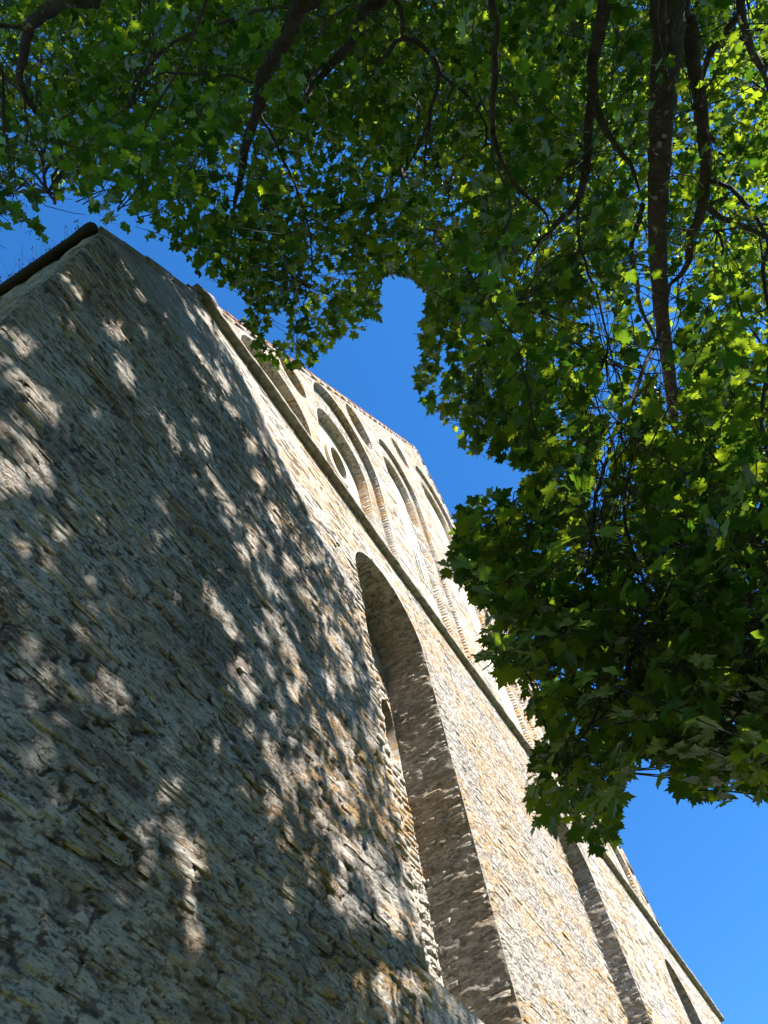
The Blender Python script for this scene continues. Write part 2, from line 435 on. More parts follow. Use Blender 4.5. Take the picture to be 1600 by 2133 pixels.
PATCHES = [(XL, XN, 2.4, Z_EAVE, 0.0135, 0.0135, 0.42, 0.125), (S(3.235) + 0.03, S(5.405) - 0.03, 2.4, Z_STR, 0.026, 0.018, 0.24, 0.062)]
def face_height(x, z):
    for x0_, x1_, z0_, z1_, _, _, cw, ch in PATCHES:
        if x0_ < x < x1_ and z0_ < z < z1_:
            return float(relief(np.array([x]), np.array([z]), cw, ch)[0][0]) * (0.45 if x0_ > 1 else 1)
    return 0.0
for x0_, x1_, z0_, z1_, sx_, sz_, cw, ch in PATCHES:
    gx = np.linspace(x0_, x1_, int((x1_ - x0_) / sx_) + 1); gz = np.linspace(z0_, z1_, int((z1_ - z0_) / sz_) + 1)
    X, Z = np.meshgrid(gx, gz)
    hgt, bare = relief(X, Z, cw, ch)
    if x0_ > 1: hgt = 0.004 + (hgt - 0.004) * 0.40
    else: hgt = 0.004 + (hgt - 0.004) * 0.82
    e = np.clip(np.minimum.reduce([(x1_ - X) / 0.12, (X - x0_) / 0.05, (Z - z0_) / 0.2, (z1_ - Z) / 0.12]), 0, 1)
    Vg = np.stack([X, -(0.004 + (hgt - 0.004) * e), Z], -1)
    idx = np.arange(X.size).reshape(X.shape)
    Q = np.stack([idx[:-1, :-1], idx[:-1, 1:], idx[1:, 1:], idx[1:, :-1]], -1).reshape(-1, 4)
    into_church(mesh_np('rubble_face', Vg.reshape(-1, 3), None, MORTAR, quads=Q, tint=(bare if x0_ < 1 else np.where(bare > 1, 1 + 0.6 * (bare - 1), 0.28 * bare)).ravel()))

# ------------------------------------------------------------------ stones
# a stone is a slab: centre c, axes a (length), b (height), n (out of the wall), half sizes la, lb, proud height h
class Stones:
    def __init__(s): s.rows = []
    def add(s, c, a, b, n, la, lb, h, tint): s.rows.append((c, a, b, n, la, lb, h, tint))
def stone_rings(k, K, fine):
    ang = (np.arange(K) + 0.5) / K * 2 * math.pi
    e = 0.36                                        # superellipse: rounded rectangle
    cx = np.sign(np.cos(ang)) * np.abs(np.cos(ang)) ** e; cz = np.sign(np.sin(ang)) * np.abs(np.sin(ang)) ** e
    j = 1 - rng.random((k, K)) ** 1.5 * 0.34
    j2 = 1 - rng.random((k, K)) ** 1.3 * 0.45
    return np.clip(cx[None] * j, -1, 1), np.clip(cz[None] * j2, -1, 1)
def build_stones(rows, fine):
    k = len(rows); K = 12 if fine else 8
    c = np.array([r[0] for r in rows]); a = np.array([r[1] for r in rows]); b = np.array([r[2] for r in rows]); n = np.array([r[3] for r in rows])
    la = np.array([r[4] for r in rows]); lb = np.array([r[5] for r in rows]); h = np.array([r[6] for r in rows]); ti = np.array([r[7] for r in rows])
    u, v = stone_rings(k, K, fine)
    tilt = (rng.random((k, 2)) - 0.5) * 0.5
    def ring(su, hh):
        uu, vv = u * su, v * su
        return (c[:, None] + a[:, None] * (uu * la[:, None])[..., None] + b[:, None] * (vv * lb[:, None])[..., None] + n[:, None] * hh[..., None])
    R = [ring(1.0, np.full((k, K), -0.03))]
    e1 = h[:, None] * (0.30 + 0.65 * rng.random((k, K)))
    R.append(ring(0.97, e1))
    if fine:
        e2 = h[:, None] * (0.5 + 1.1 * rng.random((k, K)) + tilt[:, :1] * u + tilt[:, 1:] * v)
        R.append(ring(0.66, e2))
    cen = c + n * (h * (0.9 + 0.4 * rng.random(k)))[:, None]
    nr = len(R); per = nr * K + 1
    Vt = np.concatenate([np.concatenate(R, 1), cen[:, None]], 1)
    T = []
    for r in range(nr - 1):
        for i in range(K):
            p, q = r * K + i, r * K + (i + 1) % K
            T += [(p, q, q + K), (p, q + K, p + K)]
    for i in range(K):
        T.append(((nr - 1) * K + i, (nr - 1) * K + (i + 1) % K, nr * K))
    T = np.array(T)
    TT = (T[None] + (np.arange(k) * per)[:, None, None]).reshape(-1, 3)
    return Vt.reshape(-1, 3), TT, np.repeat(ti, per)

EX, EZ, NO = np.array([1., 0, 0]), np.array([0, 0, 1.]), np.array([0, -1., 0])
ST = Stones(); SJ = Stones()
def lay(z0, z1, shapes, hr, lr, y=0.0, hs=(-0.006, 0.010), clip=None):
    z = z0
    while z < z1 - 0.03:
        h = random.uniform(*hr); h = min(h, z1 - z)
        for xa, xb in intervals(z, z + h, shapes):
            if clip: xa, xb = max(xa, clip[0]), min(xb, clip[1])
            x = xa
            while x < xb - 0.04:
                l = random.uniform(*lr) * (1.6 if random.random() < 0.12 else 1) * (1 + 0.035 * max(0, x - 7))
                if xb - x - l < 0.08: l = xb - x
                parts = [(z, h)]
                if h > 0.085 and random.random() < 0.3:
                    f = random.uniform(0.35, 0.65); parts = [(z, h * f), (z + h * f, h * (1 - f))]
                for zz, hh in parts:
                    if random.random() < (0.62 if (XL < x < XN and z > 2.4 and z < Z_EAVE) else 0.30 if x < 13 and z > 2.4 else 0.14): continue
                    wob = 0.022 * math.sin(x * 0.9 + zz * 0.35) + 0.012 * math.sin(x * 2.3 + 1)
                    if zz < z0 + 0.1 or zz > z1 - 0.2: wob = 0
                    a = np.array([math.cos(r := random.gauss(0, 0.02)), 0, math.sin(r)])
                    b = np.array([-math.sin(r), 0, math.cos(r)])
                    pr = random.uniform(*hs) * (1.5 if random.random() < 0.08 else 1)
                    yb = y if xa > 14 else y - 0.9 * face_height(x + l / 2, zz + hh / 2 + wob)
                    ST.add(np.array([x + l / 2, yb, zz + hh / 2 + wob]), a, b, NO, l / 2 - 0.006, hh / 2 - 0.005, pr, random.random())
                x += l
        z += h
LSH = [n[0][0] for n in LOWER]; USH = [n[0][0] for n in UPPER]
lay(0.05, 2.65, LSH, (0.10, 0.18), (0.2, 0.6))
lay(2.66, Z_STR - 0.01, LSH, (0.04, 0.105), (0.09, 0.36))
lay(Z_STR + STR_H + 0.01, Z_APEX - 0.15, USH, (0.06, 0.12), (0.14, 0.45))

def jamb_stones(out, y0, y1, closed_bottom, low, ht=(0.06, 0.12), hs=(0.008, 0.03), ln=(0.16, 0.4)):
    # walk round the opening; one course of stones per step, laid front to back
    pts = [np.array([x, 0, z]) for x, z in out]
    n = len(pts); segs = []
    for i in range(n):
        if closed_bottom and i == 0: continue
        a, b = pts[i], pts[(i + 1) % n]
        segs.append((a, b))
    for a, b in segs:
        L = np.linalg.norm(b - a); t = (b - a) / L; nrm = np.array([-t[2], 0, t[0]])   # ccw outline: inward normal is to the left
        s = 0.0
        while s < L - 0.015:
            h = min(random.uniform(*ht), L - s)
            if L - s - h < 0.03: h = L - s
            y = y0 + 0.005
            while y < y1 - 0.03:
                l = min(random.uniform(*ln), y1 - y)
                if y1 - y - l < 0.06: l = y1 - y
                cpt = a + t * (s + h / 2); cpt = np.array([cpt[0], y + l / 2, cpt[2]])
                if random.random() > (0.35 if ht[0] < 0.05 else 0.06):
                    (SJ if low else ST).add(cpt, np.array([0, 1., 0]), -t, nrm, l / 2 - 0.006, h / 2 - 0.005, random.uniform(*hs), random.random())
                y += l
            s += h

# recesses: jambs, stepped orders, backs
back_g, core_j, ujamb_g = Geo(), Geo(), Geo()
def rough_jamb(G, out, y0, y1, step):
    pts = [np.array(p) for p in out]; n = len(pts); S_ = []
    for i in range(n):
        a, b = pts[i], pts[(i + 1) % n]; L = np.linalg.norm(b - a); k = max(1, int(L / step)); t = (b - a) / L
        for q in range(k): S_.append((a + (b - a) * q / k, np.array([-t[1], t[0]])))
    m_ = max(2, int((y1 - y0) / step)); V = []; T = []
    for p, nr in S_:
        for q in range(m_ + 1):
            y = y0 + (y1 - y0) * q / m_
            v = mnoise.noise((p[0] * 2, y * 4.0, p[1] * 7)) + 0.6 * mnoise.noise((p[0] * 5, y * 9.0, p[1] * 17 + 3)) + 0.45 * mnoise.noise((p[0] * 9, y * 19.0, p[1] * 30 + 9))
            e = 0 if q in (0, m_) else 0.020 * max(-1.0, v)
            V.append((p[0] + nr[0] * e, y, p[1] + nr[1] * e))
    N_ = len(S_); w = m_ + 1
    for i in range(N_):
        j = (i + 1) % N_
        for q in range(m_):
            T += [(i * w + q, j * w + q + 1, j * w + q), (i * w + q, i * w + q + 1, j * w + q + 1)]
    G.add(V, T)
for ni, nest in enumerate(LOWER + UPPER):
    y0 = 0.0
    for k, (sh, dep) in enumerate(nest):
        out = sh.outline(); y1 = S(dep)
        low = ni < 3
        if low:
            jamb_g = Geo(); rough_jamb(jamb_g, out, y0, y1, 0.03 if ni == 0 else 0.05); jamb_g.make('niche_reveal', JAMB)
        else: ujamb_g.strip(out, y0, y1)
        jamb_stones(out, y0, y1, not isinstance(sh, Round) and not low, low, (0.04, 0.10) if low else (0.07, 0.13), (-0.012, 0.014) if low else (0.000, 0.008), (0.14, 0.38))
        if k + 1 < len(nest):
            core_j.add(*tess(out, [nest[k + 1][0].outline()], lambda x, z, y1=y1: (x, y1, z)))
            inner, outer_sh = nest[k + 1][0], sh
            # a ring of stones on the recessed order
            zt = outer_sh.zb + 0.02
            while zt < outer_sh.zs + outer_sh.rise - 0.05:
                hh = random.uniform(0.08, 0.14)
                ho = min(outer_sh.half(zt), outer_sh.half(zt + hh)); hi = max(inner.half(zt), inner.half(zt + hh), 0)
                if ho > 0:
                    for sg in (-1, 1):
                        x0_, x1_ = sorted((sh.cx + sg * (hi + 0.01), sh.cx + sg * (ho - 0.01)))
                        x = x0_
                        while x < x1_ - 0.05:
                            l = min(random.uniform(0.14, 0.36), x1_ - x)
                            ST.add(np.array([x + l / 2, y1, zt + hh / 2]), EX, EZ, NO, l / 2 - 0.005, hh / 2 - 0.005, random.uniform(0.000, 0.009), random.random())
                            x += l
                zt += hh
        y0 = y1
    sh, dep = nest[-1]; y1 = S(dep)
    if ni == 0:
        # the near niche: a ragged hole beside its far jamb
        hx1 = sh.cx + sh.hw - 0.015
        hole = [(hx1, H(3.12)), (hx1, H(3.50)), (hx1 - 0.10, H(3.58)), (hx1 - 0.28, H(3.52)), (hx1 - 0.36, H(3.40)), (hx1 - 0.30, H(3.27)), (hx1 - 0.38, H(3.16)), (hx1 - 0.16, H(3.06))]
        V, T = tess(sh.outline(), [hole], lambda x, z: (x, y1, z)); core_j.add(V, T)
        g = Geo(); g.strip(hole, y1, y1 + 0.55); g.add(*tess(hole, [], lambda x, z: (x, y1 + 0.55, z)))
        o = g.make('broken_hole', MORTAR); o['label'] = 'dark ragged hole in the back of the niche'
        zt = sh.zb + 0.05
        while zt < sh.zs:
            hh = random.uniform(0.06, 0.13); x = sh.cx - sh.hw + 0.02
            while x < sh.cx + sh.hw - 0.06:
                l = min(random.uniform(0.14, 0.4), sh.cx + sh.hw - 0.02 - x)
                inh = x + l > hx1 - 0.36 and H(3.03) < zt + hh / 2 < H(3.60)
                if not inh: ST.add(np.array([x + l / 2, y1, zt + hh / 2]), EX, EZ, NO, l / 2 - 0.006, hh / 2 - 0.005, random.uniform(0.008, 0.04), random.random())
                x += l
            zt += hh
    elif ni < 3: core_j.add(*tess(sh.outline(), [], lambda x, z: (x, y1, z)))
    elif ni == 4:
        WIN = Round(S(2.72), H(6.02), S(0.13), 1.9)
        back_g.add(*tess(sh.outline(), [WIN.outline()], lambda x, z: (x, y1, z)))
        g = Geo(); g.strip(WIN.outline(), y1, y1 + 0.28); wf = g.make('window', PLASTER)
        wf['label'] = 'narrow oval window in the plastered blind arch'
        g = Geo(); g.add(*tess(WIN.outline(), [], lambda x, z: (x, y1 + 0.22, z))); pn = mesh_np('pane', g.V, g.T, DARKGLASS, parent=wf)
        # raised plaster collar round the window
        wo, wi = Round(WIN.cx, WIN.cz, WIN.r + 0.16, (WIN.r * 1.9 + 0.16) / (WIN.r + 0.16)), WIN
        g = Geo(); o1, o2 = wo.outline(), wi.outline()
        g.add(*tess(o1, [o2], lambda x, z: (x, y1 - 0.07, z))); g.strip(o1[::-1], y1 - 0.07, y1); g.strip(o2, y1 - 0.07, y1)
        mesh_np('window_surround', g.V, g.T, PLASTER, parent=wf)
    elif ni == 5:
        W2 = A(4.15, 0.17, 5.75, 6.75, 0.18)
        back_g.add(*tess(sh.outline(), [W2.outline()], lambda x, z: (x, y1, z)))
        g = Geo(); g.strip(W2.outline(), y1, y1 + 0.30); wf = g.make('window', PLASTER)
        wf['label'] = 'arched window behind a white iron grille'
        g = Geo(); g.add(*tess(W2.outline(), [], lambda x, z: (x, y1 + 0.24, z))); mesh_np('pane', g.V, g.T, DARKGLASS, parent=wf)
        WIN2, WIN2P = W2, wf; WIN2Y = y1
    else: back_g.add(*tess(sh.outline(), [], lambda x, z: (x, y1, z)))
ujamb_g.make('blind_arch_reveals', MORTAR); core_j.make('niche_backs', MORTAR); back_g.make('plastered_niche_backs', PLASTER)

# quoin stones: rough blocks at the corner of the front and up the edges of the tall niches
qm = []
for k in range(10):
    V, T = [], []
    n_ = (4, 3, 3)
    def qi(i, j, l): return (i * n_[1] + j) * n_[2] + l
    for i in range(4):
        for j in range(3):
            for l in range(3):
                p = np.array([i / 3 - 0.5, j / 2 - 0.5, l / 2 - 0.5]) * 2
                ex = sum(abs(abs(v) - 1) < 1e-6 for v in p)
                p = p * (1 - (0.04 + 0.10 * random.random()) * max(0, ex - 1)) + np.array([random.gauss(0, 0.035) for _ in range(3)])
                V.append(p)
    for j in range(2):
        for l in range(2):
            for i, f in ((0, 1), (3, 0)):
                a, b, c_, d_ = qi(i, j, l), qi(i, j + 1, l), qi(i, j + 1, l + 1), qi(i, j, l + 1)
                T += [(a, d_, c_), (a, c_, b)] if f else [(a, b, c_), (a, c_, d_)]
    for i in range(3):
        for l in range(2):
            for j, f in ((0, 1), (2, 0)):
                a, b, c_, d_ = qi(i, j, l), qi(i + 1, j, l), qi(i + 1, j, l + 1), qi(i, j, l + 1)
                T += [(a, b, c_), (a, c_, d_)] if f else [(a, d_, c_), (a, c_, b)]
        for j in range(2):
            for l, f in ((0, 1), (2, 0)):
                a, b, c_, d_ = qi(i, j, l), qi(i + 1, j, l), qi(i + 1, j + 1, l), qi(i, j + 1, l)
                T += [(a, d_, c_), (a, c_, b)] if f else [(a, b, c_), (a, c_, d_)]
    o = mesh_np('quoin_stone', V, T, STONE); qm.append(o.data); bpy.data.objects.remove(o)
def quoins(x, side, z0, z1, hr=(0.08, 0.19), proud=0.012, ins=0.0):
    z = z0; long_ = True
    while z < z1 - 0.04:
        h = min(random.uniform(*hr), z1 - z)
        lx_ = random.uniform(0.22, 0.42) if long_ else random.uniform(0.12, 0.2); ly_ = random.uniform(0.12, 0.2) if long_ else random.uniform(0.22, 0.36)
        pf, ps = proud + random.uniform(-0.010, 0.012), random.uniform(-0.006, 0.016) - ins
        o = bpy.data.objects.new('quoin_stone', random.choice(qm)); COL.objects.link(o)
        o.parent = church; o.matrix_parent_inverse = church_inv
        cx_ = x + side * (lx_ / 2 - ps)
        o.matrix_basis = Matrix.Translation((cx_, ly_ / 2 - pf, z + h / 2)) @ Matrix.Rotation(random.gauss(0, 0.015), 4, 'Y') @ Matrix.Diagonal((lx_ / 2, ly_ / 2, h / 2 - 0.004, 1))
        o['tint'] = random.uniform(0.1, 0.9)
        z += h; long_ = not long_
quoins(XL, 1, 2.4, Z_EAVE - 0.1, proud=0.02)
for (sh, dp), in LOWER[:2]:
    quoins(sh.cx - sh.hw, -1, sh.zb - 0.3, sh.zs, proud=0.02)
    quoins(sh.cx + sh.hw, 1, sh.zb - 0.3, sh.zs, proud=0.008, ins=0.020)

# side wall (left return), its stones, string course, copings
g = Geo(); g.add([(XL, 0, 0), (XL, 30, 0), (XL, 30, Z_EAVE), (XL, 0, Z_EAVE)], [(0, 2, 1), (0, 3, 2)])
g.add([(XR, 0, 0), (XR, 30, 0), (XR, 30, Z_EAVE), (XR, 0, Z_EAVE)], [(0, 1, 2), (0, 2, 3)])
g.add([(XL, 30, 0), (XR, 30, 0), (XR, 30, Z_EAVE), (XA, 30, Z_APEX - 1.2), (XL, 30, Z_EAVE)], [(0, 2, 1), (0, 3, 2), (0, 4, 3)])
g.make('side_walls', MORTAR)
z = 0.05
while z < Z_EAVE - 0.03:
    h = min(random.uniform(0.08, 0.15), Z_EAVE - z); y = 0.02
    while y < 7.0:
        l = random.uniform(0.2, 0.6)
        ST.add(np.array([XL, y + l / 2, z + h / 2]), np.array([0, -1., 0]), EZ, np.array([-1., 0, 0]), l / 2 - 0.006, h / 2 - 0.005, random.uniform(0.006, 0.022), random.random())
        y += l
    z += h

# ---- stones: the 300 that show largest become parts, the rest one mesh
rows = ST.rows
cen = np.array([r[0] for r in rows]); la = np.array([r[4] for r in rows]); lb = np.array([r[5] for r in rows])
aa = np.array([r[1] for r in rows]); bb = np.array([r[2] for r in rows])
p0 = project(cen); pa = project(cen + aa * la[:, None]); pb = project(cen + bb * lb[:, None])
ua = pa[:, :2] - p0[:, :2]; ub = pb[:, :2] - p0[:, :2]
area = np.abs(ua[:, 0] * ub[:, 1] - ua[:, 1] * ub[:, 0]) * 4
inn = (p0[:, 0] > 4) & (p0[:, 0] < 1596) & (p0[:, 1] > 4) & (p0[:, 1] < 2129) & (p0[:, 2] > 0)
area = np.where(inn, area, 0)
order = np.argsort(-area); single = set(order[:300].tolist())
protos = []
for k in range(14):
    ar = random.uniform(1.6, 3.5)
    V, T, _ = build_stones([(np.zeros(3), EX, EZ, NO, 1.0, 1.0, 1.0, 0)], True)
    V = np.array(V); V[:12, 1] = 1.2
    me = mesh_np('stone', V, T, STONE); protos.append(me.data); bpy.data.objects.remove(me)
for i in sorted(single):
    c, a, b, n, l1, l2, h, ti = rows[i]
    o = bpy.data.objects.new('stone', random.choice(protos)); COL.objects.link(o)
    R = Matrix((Vector(a), Vector(-np.array(n)), Vector(b))).transposed().to_4x4()
    o.parent = church; o.matrix_parent_inverse = church_inv
    o.matrix_basis = Matrix.Translation(Vector(c)) @ R @ Matrix.Diagonal((l1, h, l2, 1))
    o['tint'] = float(ti)
near = [rows[i] for i in range(len(rows)) if i not in single and p0[i, 2] < 9 and area[i] > 0]
far = [rows[i] for i in range(len(rows)) if i not in single and not (p0[i, 2] < 9 and area[i] > 0)]
V1, T1, t1 = build_stones(near, True); V2, T2, t2 = build_stones(far, False)
o = into_church(mesh_np('stonework', np.concatenate([V1, V2]), np.concatenate([T1, T2 + len(V1)]), STONE, tint=np.concatenate([t1, t2])))
tag(o, 'smaller rubble stones of the walls', kind='stuff')
VJ, TJ, tj = build_stones(SJ.rows, True)
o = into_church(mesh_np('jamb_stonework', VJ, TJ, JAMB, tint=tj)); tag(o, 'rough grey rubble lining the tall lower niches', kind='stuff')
print('stones', len(rows), 'near', len(near), 'tris', len(T1) + len(T2))

# ---- string course: separate moulded blocks end to end
x = left_edge(Z_STR) - 0.05; k = 0
x_end = XR + 0.02
while x < x_end - 0.05:
    l = min(random.uniform(0.7, 1.3), x_end - x)
    dy, dz = random.uniform(-0.008, 0.008), random.uniform(-0.006, 0.006)
    p_, h_ = STR_P + dy, STR_H
    prof = [(0.02, Z_STR + dz), (-p_ + 0.015, Z_STR + dz), (-p_, Z_STR + dz + 0.02), (-p_, Z_STR + dz + h_ * 0.6), (-p_ * 0.55, Z_STR + dz + h_), (0.02, Z_STR + dz + h_)]
    ns = max(2, int(l / 0.12)); V = []; T = []
    for s_ in range(ns + 1):
        xx = x + 0.004 + (l - 0.008) * s_ / ns
        for q, (yy, zz) in enumerate(prof):
            j = 0.006 if 0 < q < 5 else 0
            V.append((xx, yy + random.uniform(-j, j), zz + random.uniform(-j, j)))
    m_ = len(prof)
    for s_ in range(ns):
        for q in range(m_ - 1):
            a_, b_ = s_ * m_ + q, s_ * m_ + q + 1
            T += [(a_, a_ + m_, b_ + m_), (a_, b_ + m_, b_)]
    for base_, fl in ((0, 1), (ns * m_, 0)):
        for q in range(1, m_ - 1):
            t_ = (base_, base_ + q, base_ + q + 1); T.append(t_ if fl else (t_[0], t_[2], t_[1]))
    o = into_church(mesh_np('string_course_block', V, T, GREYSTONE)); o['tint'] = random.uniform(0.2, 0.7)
    x += l

# ---- coping slabs up both verges and tiles over them
def verge(x0, z0, x1, z1, t0=0.0):
    L = math.hypot(x1 - x0, z1 - z0); ux, uz = (x1 - x0) / L, (z1 - z0) / L
    nxz = np.array([-uz, ux]) if ux * 1 > 0 else np.array([uz, -ux])
    if nxz[1] < 0: nxz = -nxz
    s_ = t0
    while s_ < L - 0.05:
        l = min(random.uniform(0.45, 0.85), L - s_)
        th_, ov = random.uniform(0.05, 0.09), random.uniform(0.02, 0.055)
        a0, a1 = s_ + 0.006, s_ + l - 0.006
        V = []
        for yy in (-ov, 0.55):
            for ss, hh in ((a0, 0), (a1, 0), (a1, th_), (a0, th_)):
                jj = random.uniform(-0.008, 0.008)
                V.append((x0 + ux * ss + nxz[0] * (hh + jj), yy + jj, z0 + uz * ss + nxz[1] * (hh + jj)))
        T = [(0, 1, 2), (0, 2, 3), (4, 6, 5), (4, 7, 6), (0, 4, 5), (0, 5, 1), (3, 2, 6), (3, 6, 7), (0, 3, 7), (0, 7, 4), (1, 5, 6), (1, 6, 2)]
        o = into_church(mesh_np('coping_slab', V, T, STONE)); o['tint'] = random.uniform(0.0, 0.5)
        s_ += l
    s_ = t0 + 2.2
    while s_ < L - 0.2:
        l = 0.26
        V = []
        for yy in (-0.03 - random.uniform(0, 0.02), 0.5):
            for ss, hh in ((s_, 0.095), (s_ + l + 0.04, 0.075), (s_ + l + 0.04, 0.10), (s_, 0.125)):
                V.append((x0 + ux * ss + nxz[0] * hh, yy, z0 + uz * ss + nxz[1] * hh))
        T = [(0, 1, 2), (0, 2, 3), (4, 6, 5), (4, 7, 6), (0, 4, 5), (0, 5, 1), (3, 2, 6), (3, 6, 7), (0, 3, 7), (0, 7, 4), (1, 5, 6), (1, 6, 2)]
        into_church(mesh_np('verge_tile', V, T, TILE))
        s_ += l
verge(XL - 0.02, Z_EAVE + 0.0, XA, Z_APEX, 0.05)
verge(XRG + 0.03, Z_STR + STR_H + 0.01, XA, Z_APEX, 0.05)
# kneeler stone where the string course meets the left verge
kx = left_edge(Z_STR + 0.25)
V = [(kx - 0.34, -0.10, Z_STR + 0.02), (kx + 0.02, -0.13, Z_STR + 0.22), (kx - 0.08, -0.12, Z_STR + 0.36), (kx - 0.40, -0.09, Z_STR + 0.10),
     (kx - 0.34, 0.4, Z_STR + 0.02), (kx + 0.02, 0.4, Z_STR + 0.22), (kx - 0.08, 0.4, Z_STR + 0.36), (kx - 0.40, 0.4, Z_STR + 0.10)]
T = [(0, 1, 2), (0, 2, 3), (4, 6, 5), (4, 7, 6), (0, 4, 5), (0, 5, 1), (3, 2, 6), (3, 6, 7), (0, 3, 7), (0, 7, 4), (1, 5, 6), (1, 6, 2)]
o = into_church(mesh_np('kneeler_stone', V, T, STONE)); o['tint'] = 0.6

# ---- roof behind the gable
g = Geo()
za = Z_APEX - 0.5; ze = Z_EAVE - 0.15
g.add([(XL - 0.02, 0.6, ze), (XL - 0.02, 30, ze), (XA, 30, za), (XA, 0.6, za)], [(0, 2, 1), (0, 3, 2)])
g.add([(XR, 0.6, ze), (XR, 30, ze), (XA, 30, za), (XA, 0.6, za)], [(0, 1, 2), (0, 2, 3)])
g.make('roof', TILE)

# ---- eave timber along the side wall: a round dark log with a worn end
def tube(path, radii, sides, jitter=0.0, cap=True):
    path = np.asarray(path, float); n = len(path); V = []; T = []
    tan = np.gradient(path, axis=0); tan /= np.linalg.norm(tan, axis=1)[:, None] + 1e-9
    ref = np.array([0.3, 0.2, 0.93]); 
    if abs(tan[0] @ ref) > 0.9: ref = np.array([1., 0, 0])
    u = np.cross(tan[0], ref); u /= np.linalg.norm(u)
    for i in range(n):
        u = u - tan[i] * (u @ tan[i]); u /= np.linalg.norm(u) + 1e-9; w = np.cross(tan[i], u)
        for s_ in range(sides):
            a = 2 * math.pi * s_ / sides; r = radii[i] * (1 + (random.uniform(-jitter, jitter) if jitter else 0))
            V.append(path[i] + (u * math.cos(a) + w * math.sin(a)) * r)
    for i in range(n - 1):
        for s_ in range(sides):
            p, q = i * sides + s_, i * sides + (s_ + 1) % sides
            T += [(p, q, q + sides), (p, q + sides, p + sides)]
    if cap:
        V.append(path[0]); T += [(len(V) - 1, (s_ + 1) % sides, s_) for s_ in range(sides)]
        V.append(path[-1]); b_ = (n - 1) * sides; T += [(len(V) - 1, b_ + s_, b_ + (s_ + 1) % sides) for s_ in range(sides)]
    return V, T
ys = np.concatenate([[0.00, 0.03, 0.08, 0.16], np.linspace(0.4, 14, 30)])
rr = np.concatenate([[0.03, 0.065, 0.075, 0.070], 0.054 + 0.008 * np.sin(np.arange(30) * 1.3)])
V, T = tube([(XL - 0.075 + 0.008 * math.sin(y * 2), y, Z_EAVE + 0.03 + 0.01 * math.sin(y * 1.1)) for y in ys], rr, 12, 0.05)
into_church(mesh_np('eave_timber', V, T, DARKWOOD, smooth=True))
g = Geo(); g.box(XL - 0.13, XL + 0.5, 0.10, 14, Z_EAVE + 0.07, Z_EAVE + 0.11); g.make('eave_board', DARKWOOD)

# ---- white iron grille in front of the arched window
ix, iz0, iz1, iy = W2.cx, W2.zb, W2.zs + W2.rise, WIN2Y - 0.10
grille = empty('iron_grille', (ix, iy, iz0)); tag(grille, 'white scrolled iron grille in front of the arched gable window', 'grille')
ginv = Matrix.Translation((-ix, -iy, -iz0))
def gpart(name, path, r):
    V, T = tube(path, [r] * len(path), 6); o = mesh_np(name, V, T, IRON, parent=grille, smooth=True); o.matrix_parent_inverse = ginv
for k in range(5):
    xx = ix + (k - 2) * W2.hw * 0.42
    gpart('bar', [(xx, iy, iz0 - 0.05), (xx, iy - 0.02, (iz0 + iz1) / 2), (xx, iy, iz1 - 0.05 * abs(k - 2))], 0.016)
for zz in (iz0 + 0.15, (iz0 + iz1) / 2, iz1 - 0.5):
    gpart('crossbar', [(ix - W2.hw, iy + 0.0, zz), (ix + W2.hw, iy + 0.0, zz)], 0.016)
for zz in (iz0 + 0.55, iz0 + 1.2, iz1 - 0.85, iz1 - 0.15):
    for sg in (-1, 1):
        pth = []
        for k in range(16):
            a = k / 15 * 3.6 * math.pi; r = 0.19 * (1 - k / 22)
            pth.append((ix + sg * (0.20 + r * math.cos(a)), iy - 0.06 - 0.10 * math.sin(k / 15 * 3), zz + r * math.sin(a)))
        gpart('scroll', pth, 0.014)

# ---- dry grass on the eave
V, T = [], []
for k in range(260):
    y = random.uniform(0.1, 4.5) if random.random() < 0.75 else random.uniform(0.3, 1.6)
    b0 = np.array([XL - random.uniform(-0.1, 0.12), y, Z_EAVE + 0.10]); hgt = random.uniform(0.12, 0.55)
    ln = np.array([random.gauss(-0.12, 0.12), random.gauss(0, 0.14), 1]) ; ln /= np.linalg.norm(ln)
    bend = np.array([random.gauss(-.04, 0.06), random.gauss(0, 0.06), -0.02])
    pth = [b0, b0 + ln * hgt * 0.5, b0 + ln * hgt + bend]
    v, t = tube(pth, [0.0028, 0.002, 0.0012], 3, cap=False); n0 = len(V); V += v; T += [(a + n0, b + n0, c + n0) for a, b, c in t]
    if random.random() < 0.5:
        e = pth[-1]
        v, t = tube([e - ln * 0.06, e - ln * 0.02, e + ln * 0.03], [0.002, 0.009, 0.001], 4, cap=False); n0 = len(V); V += v; T += [(a + n0, b + n0, c + n0) for a, b, c in t]
tag(mesh_np('grass', V, T, DRYGRASS), 'thin dry grass stalks growing along the church eave', 'grass', kind='stuff')

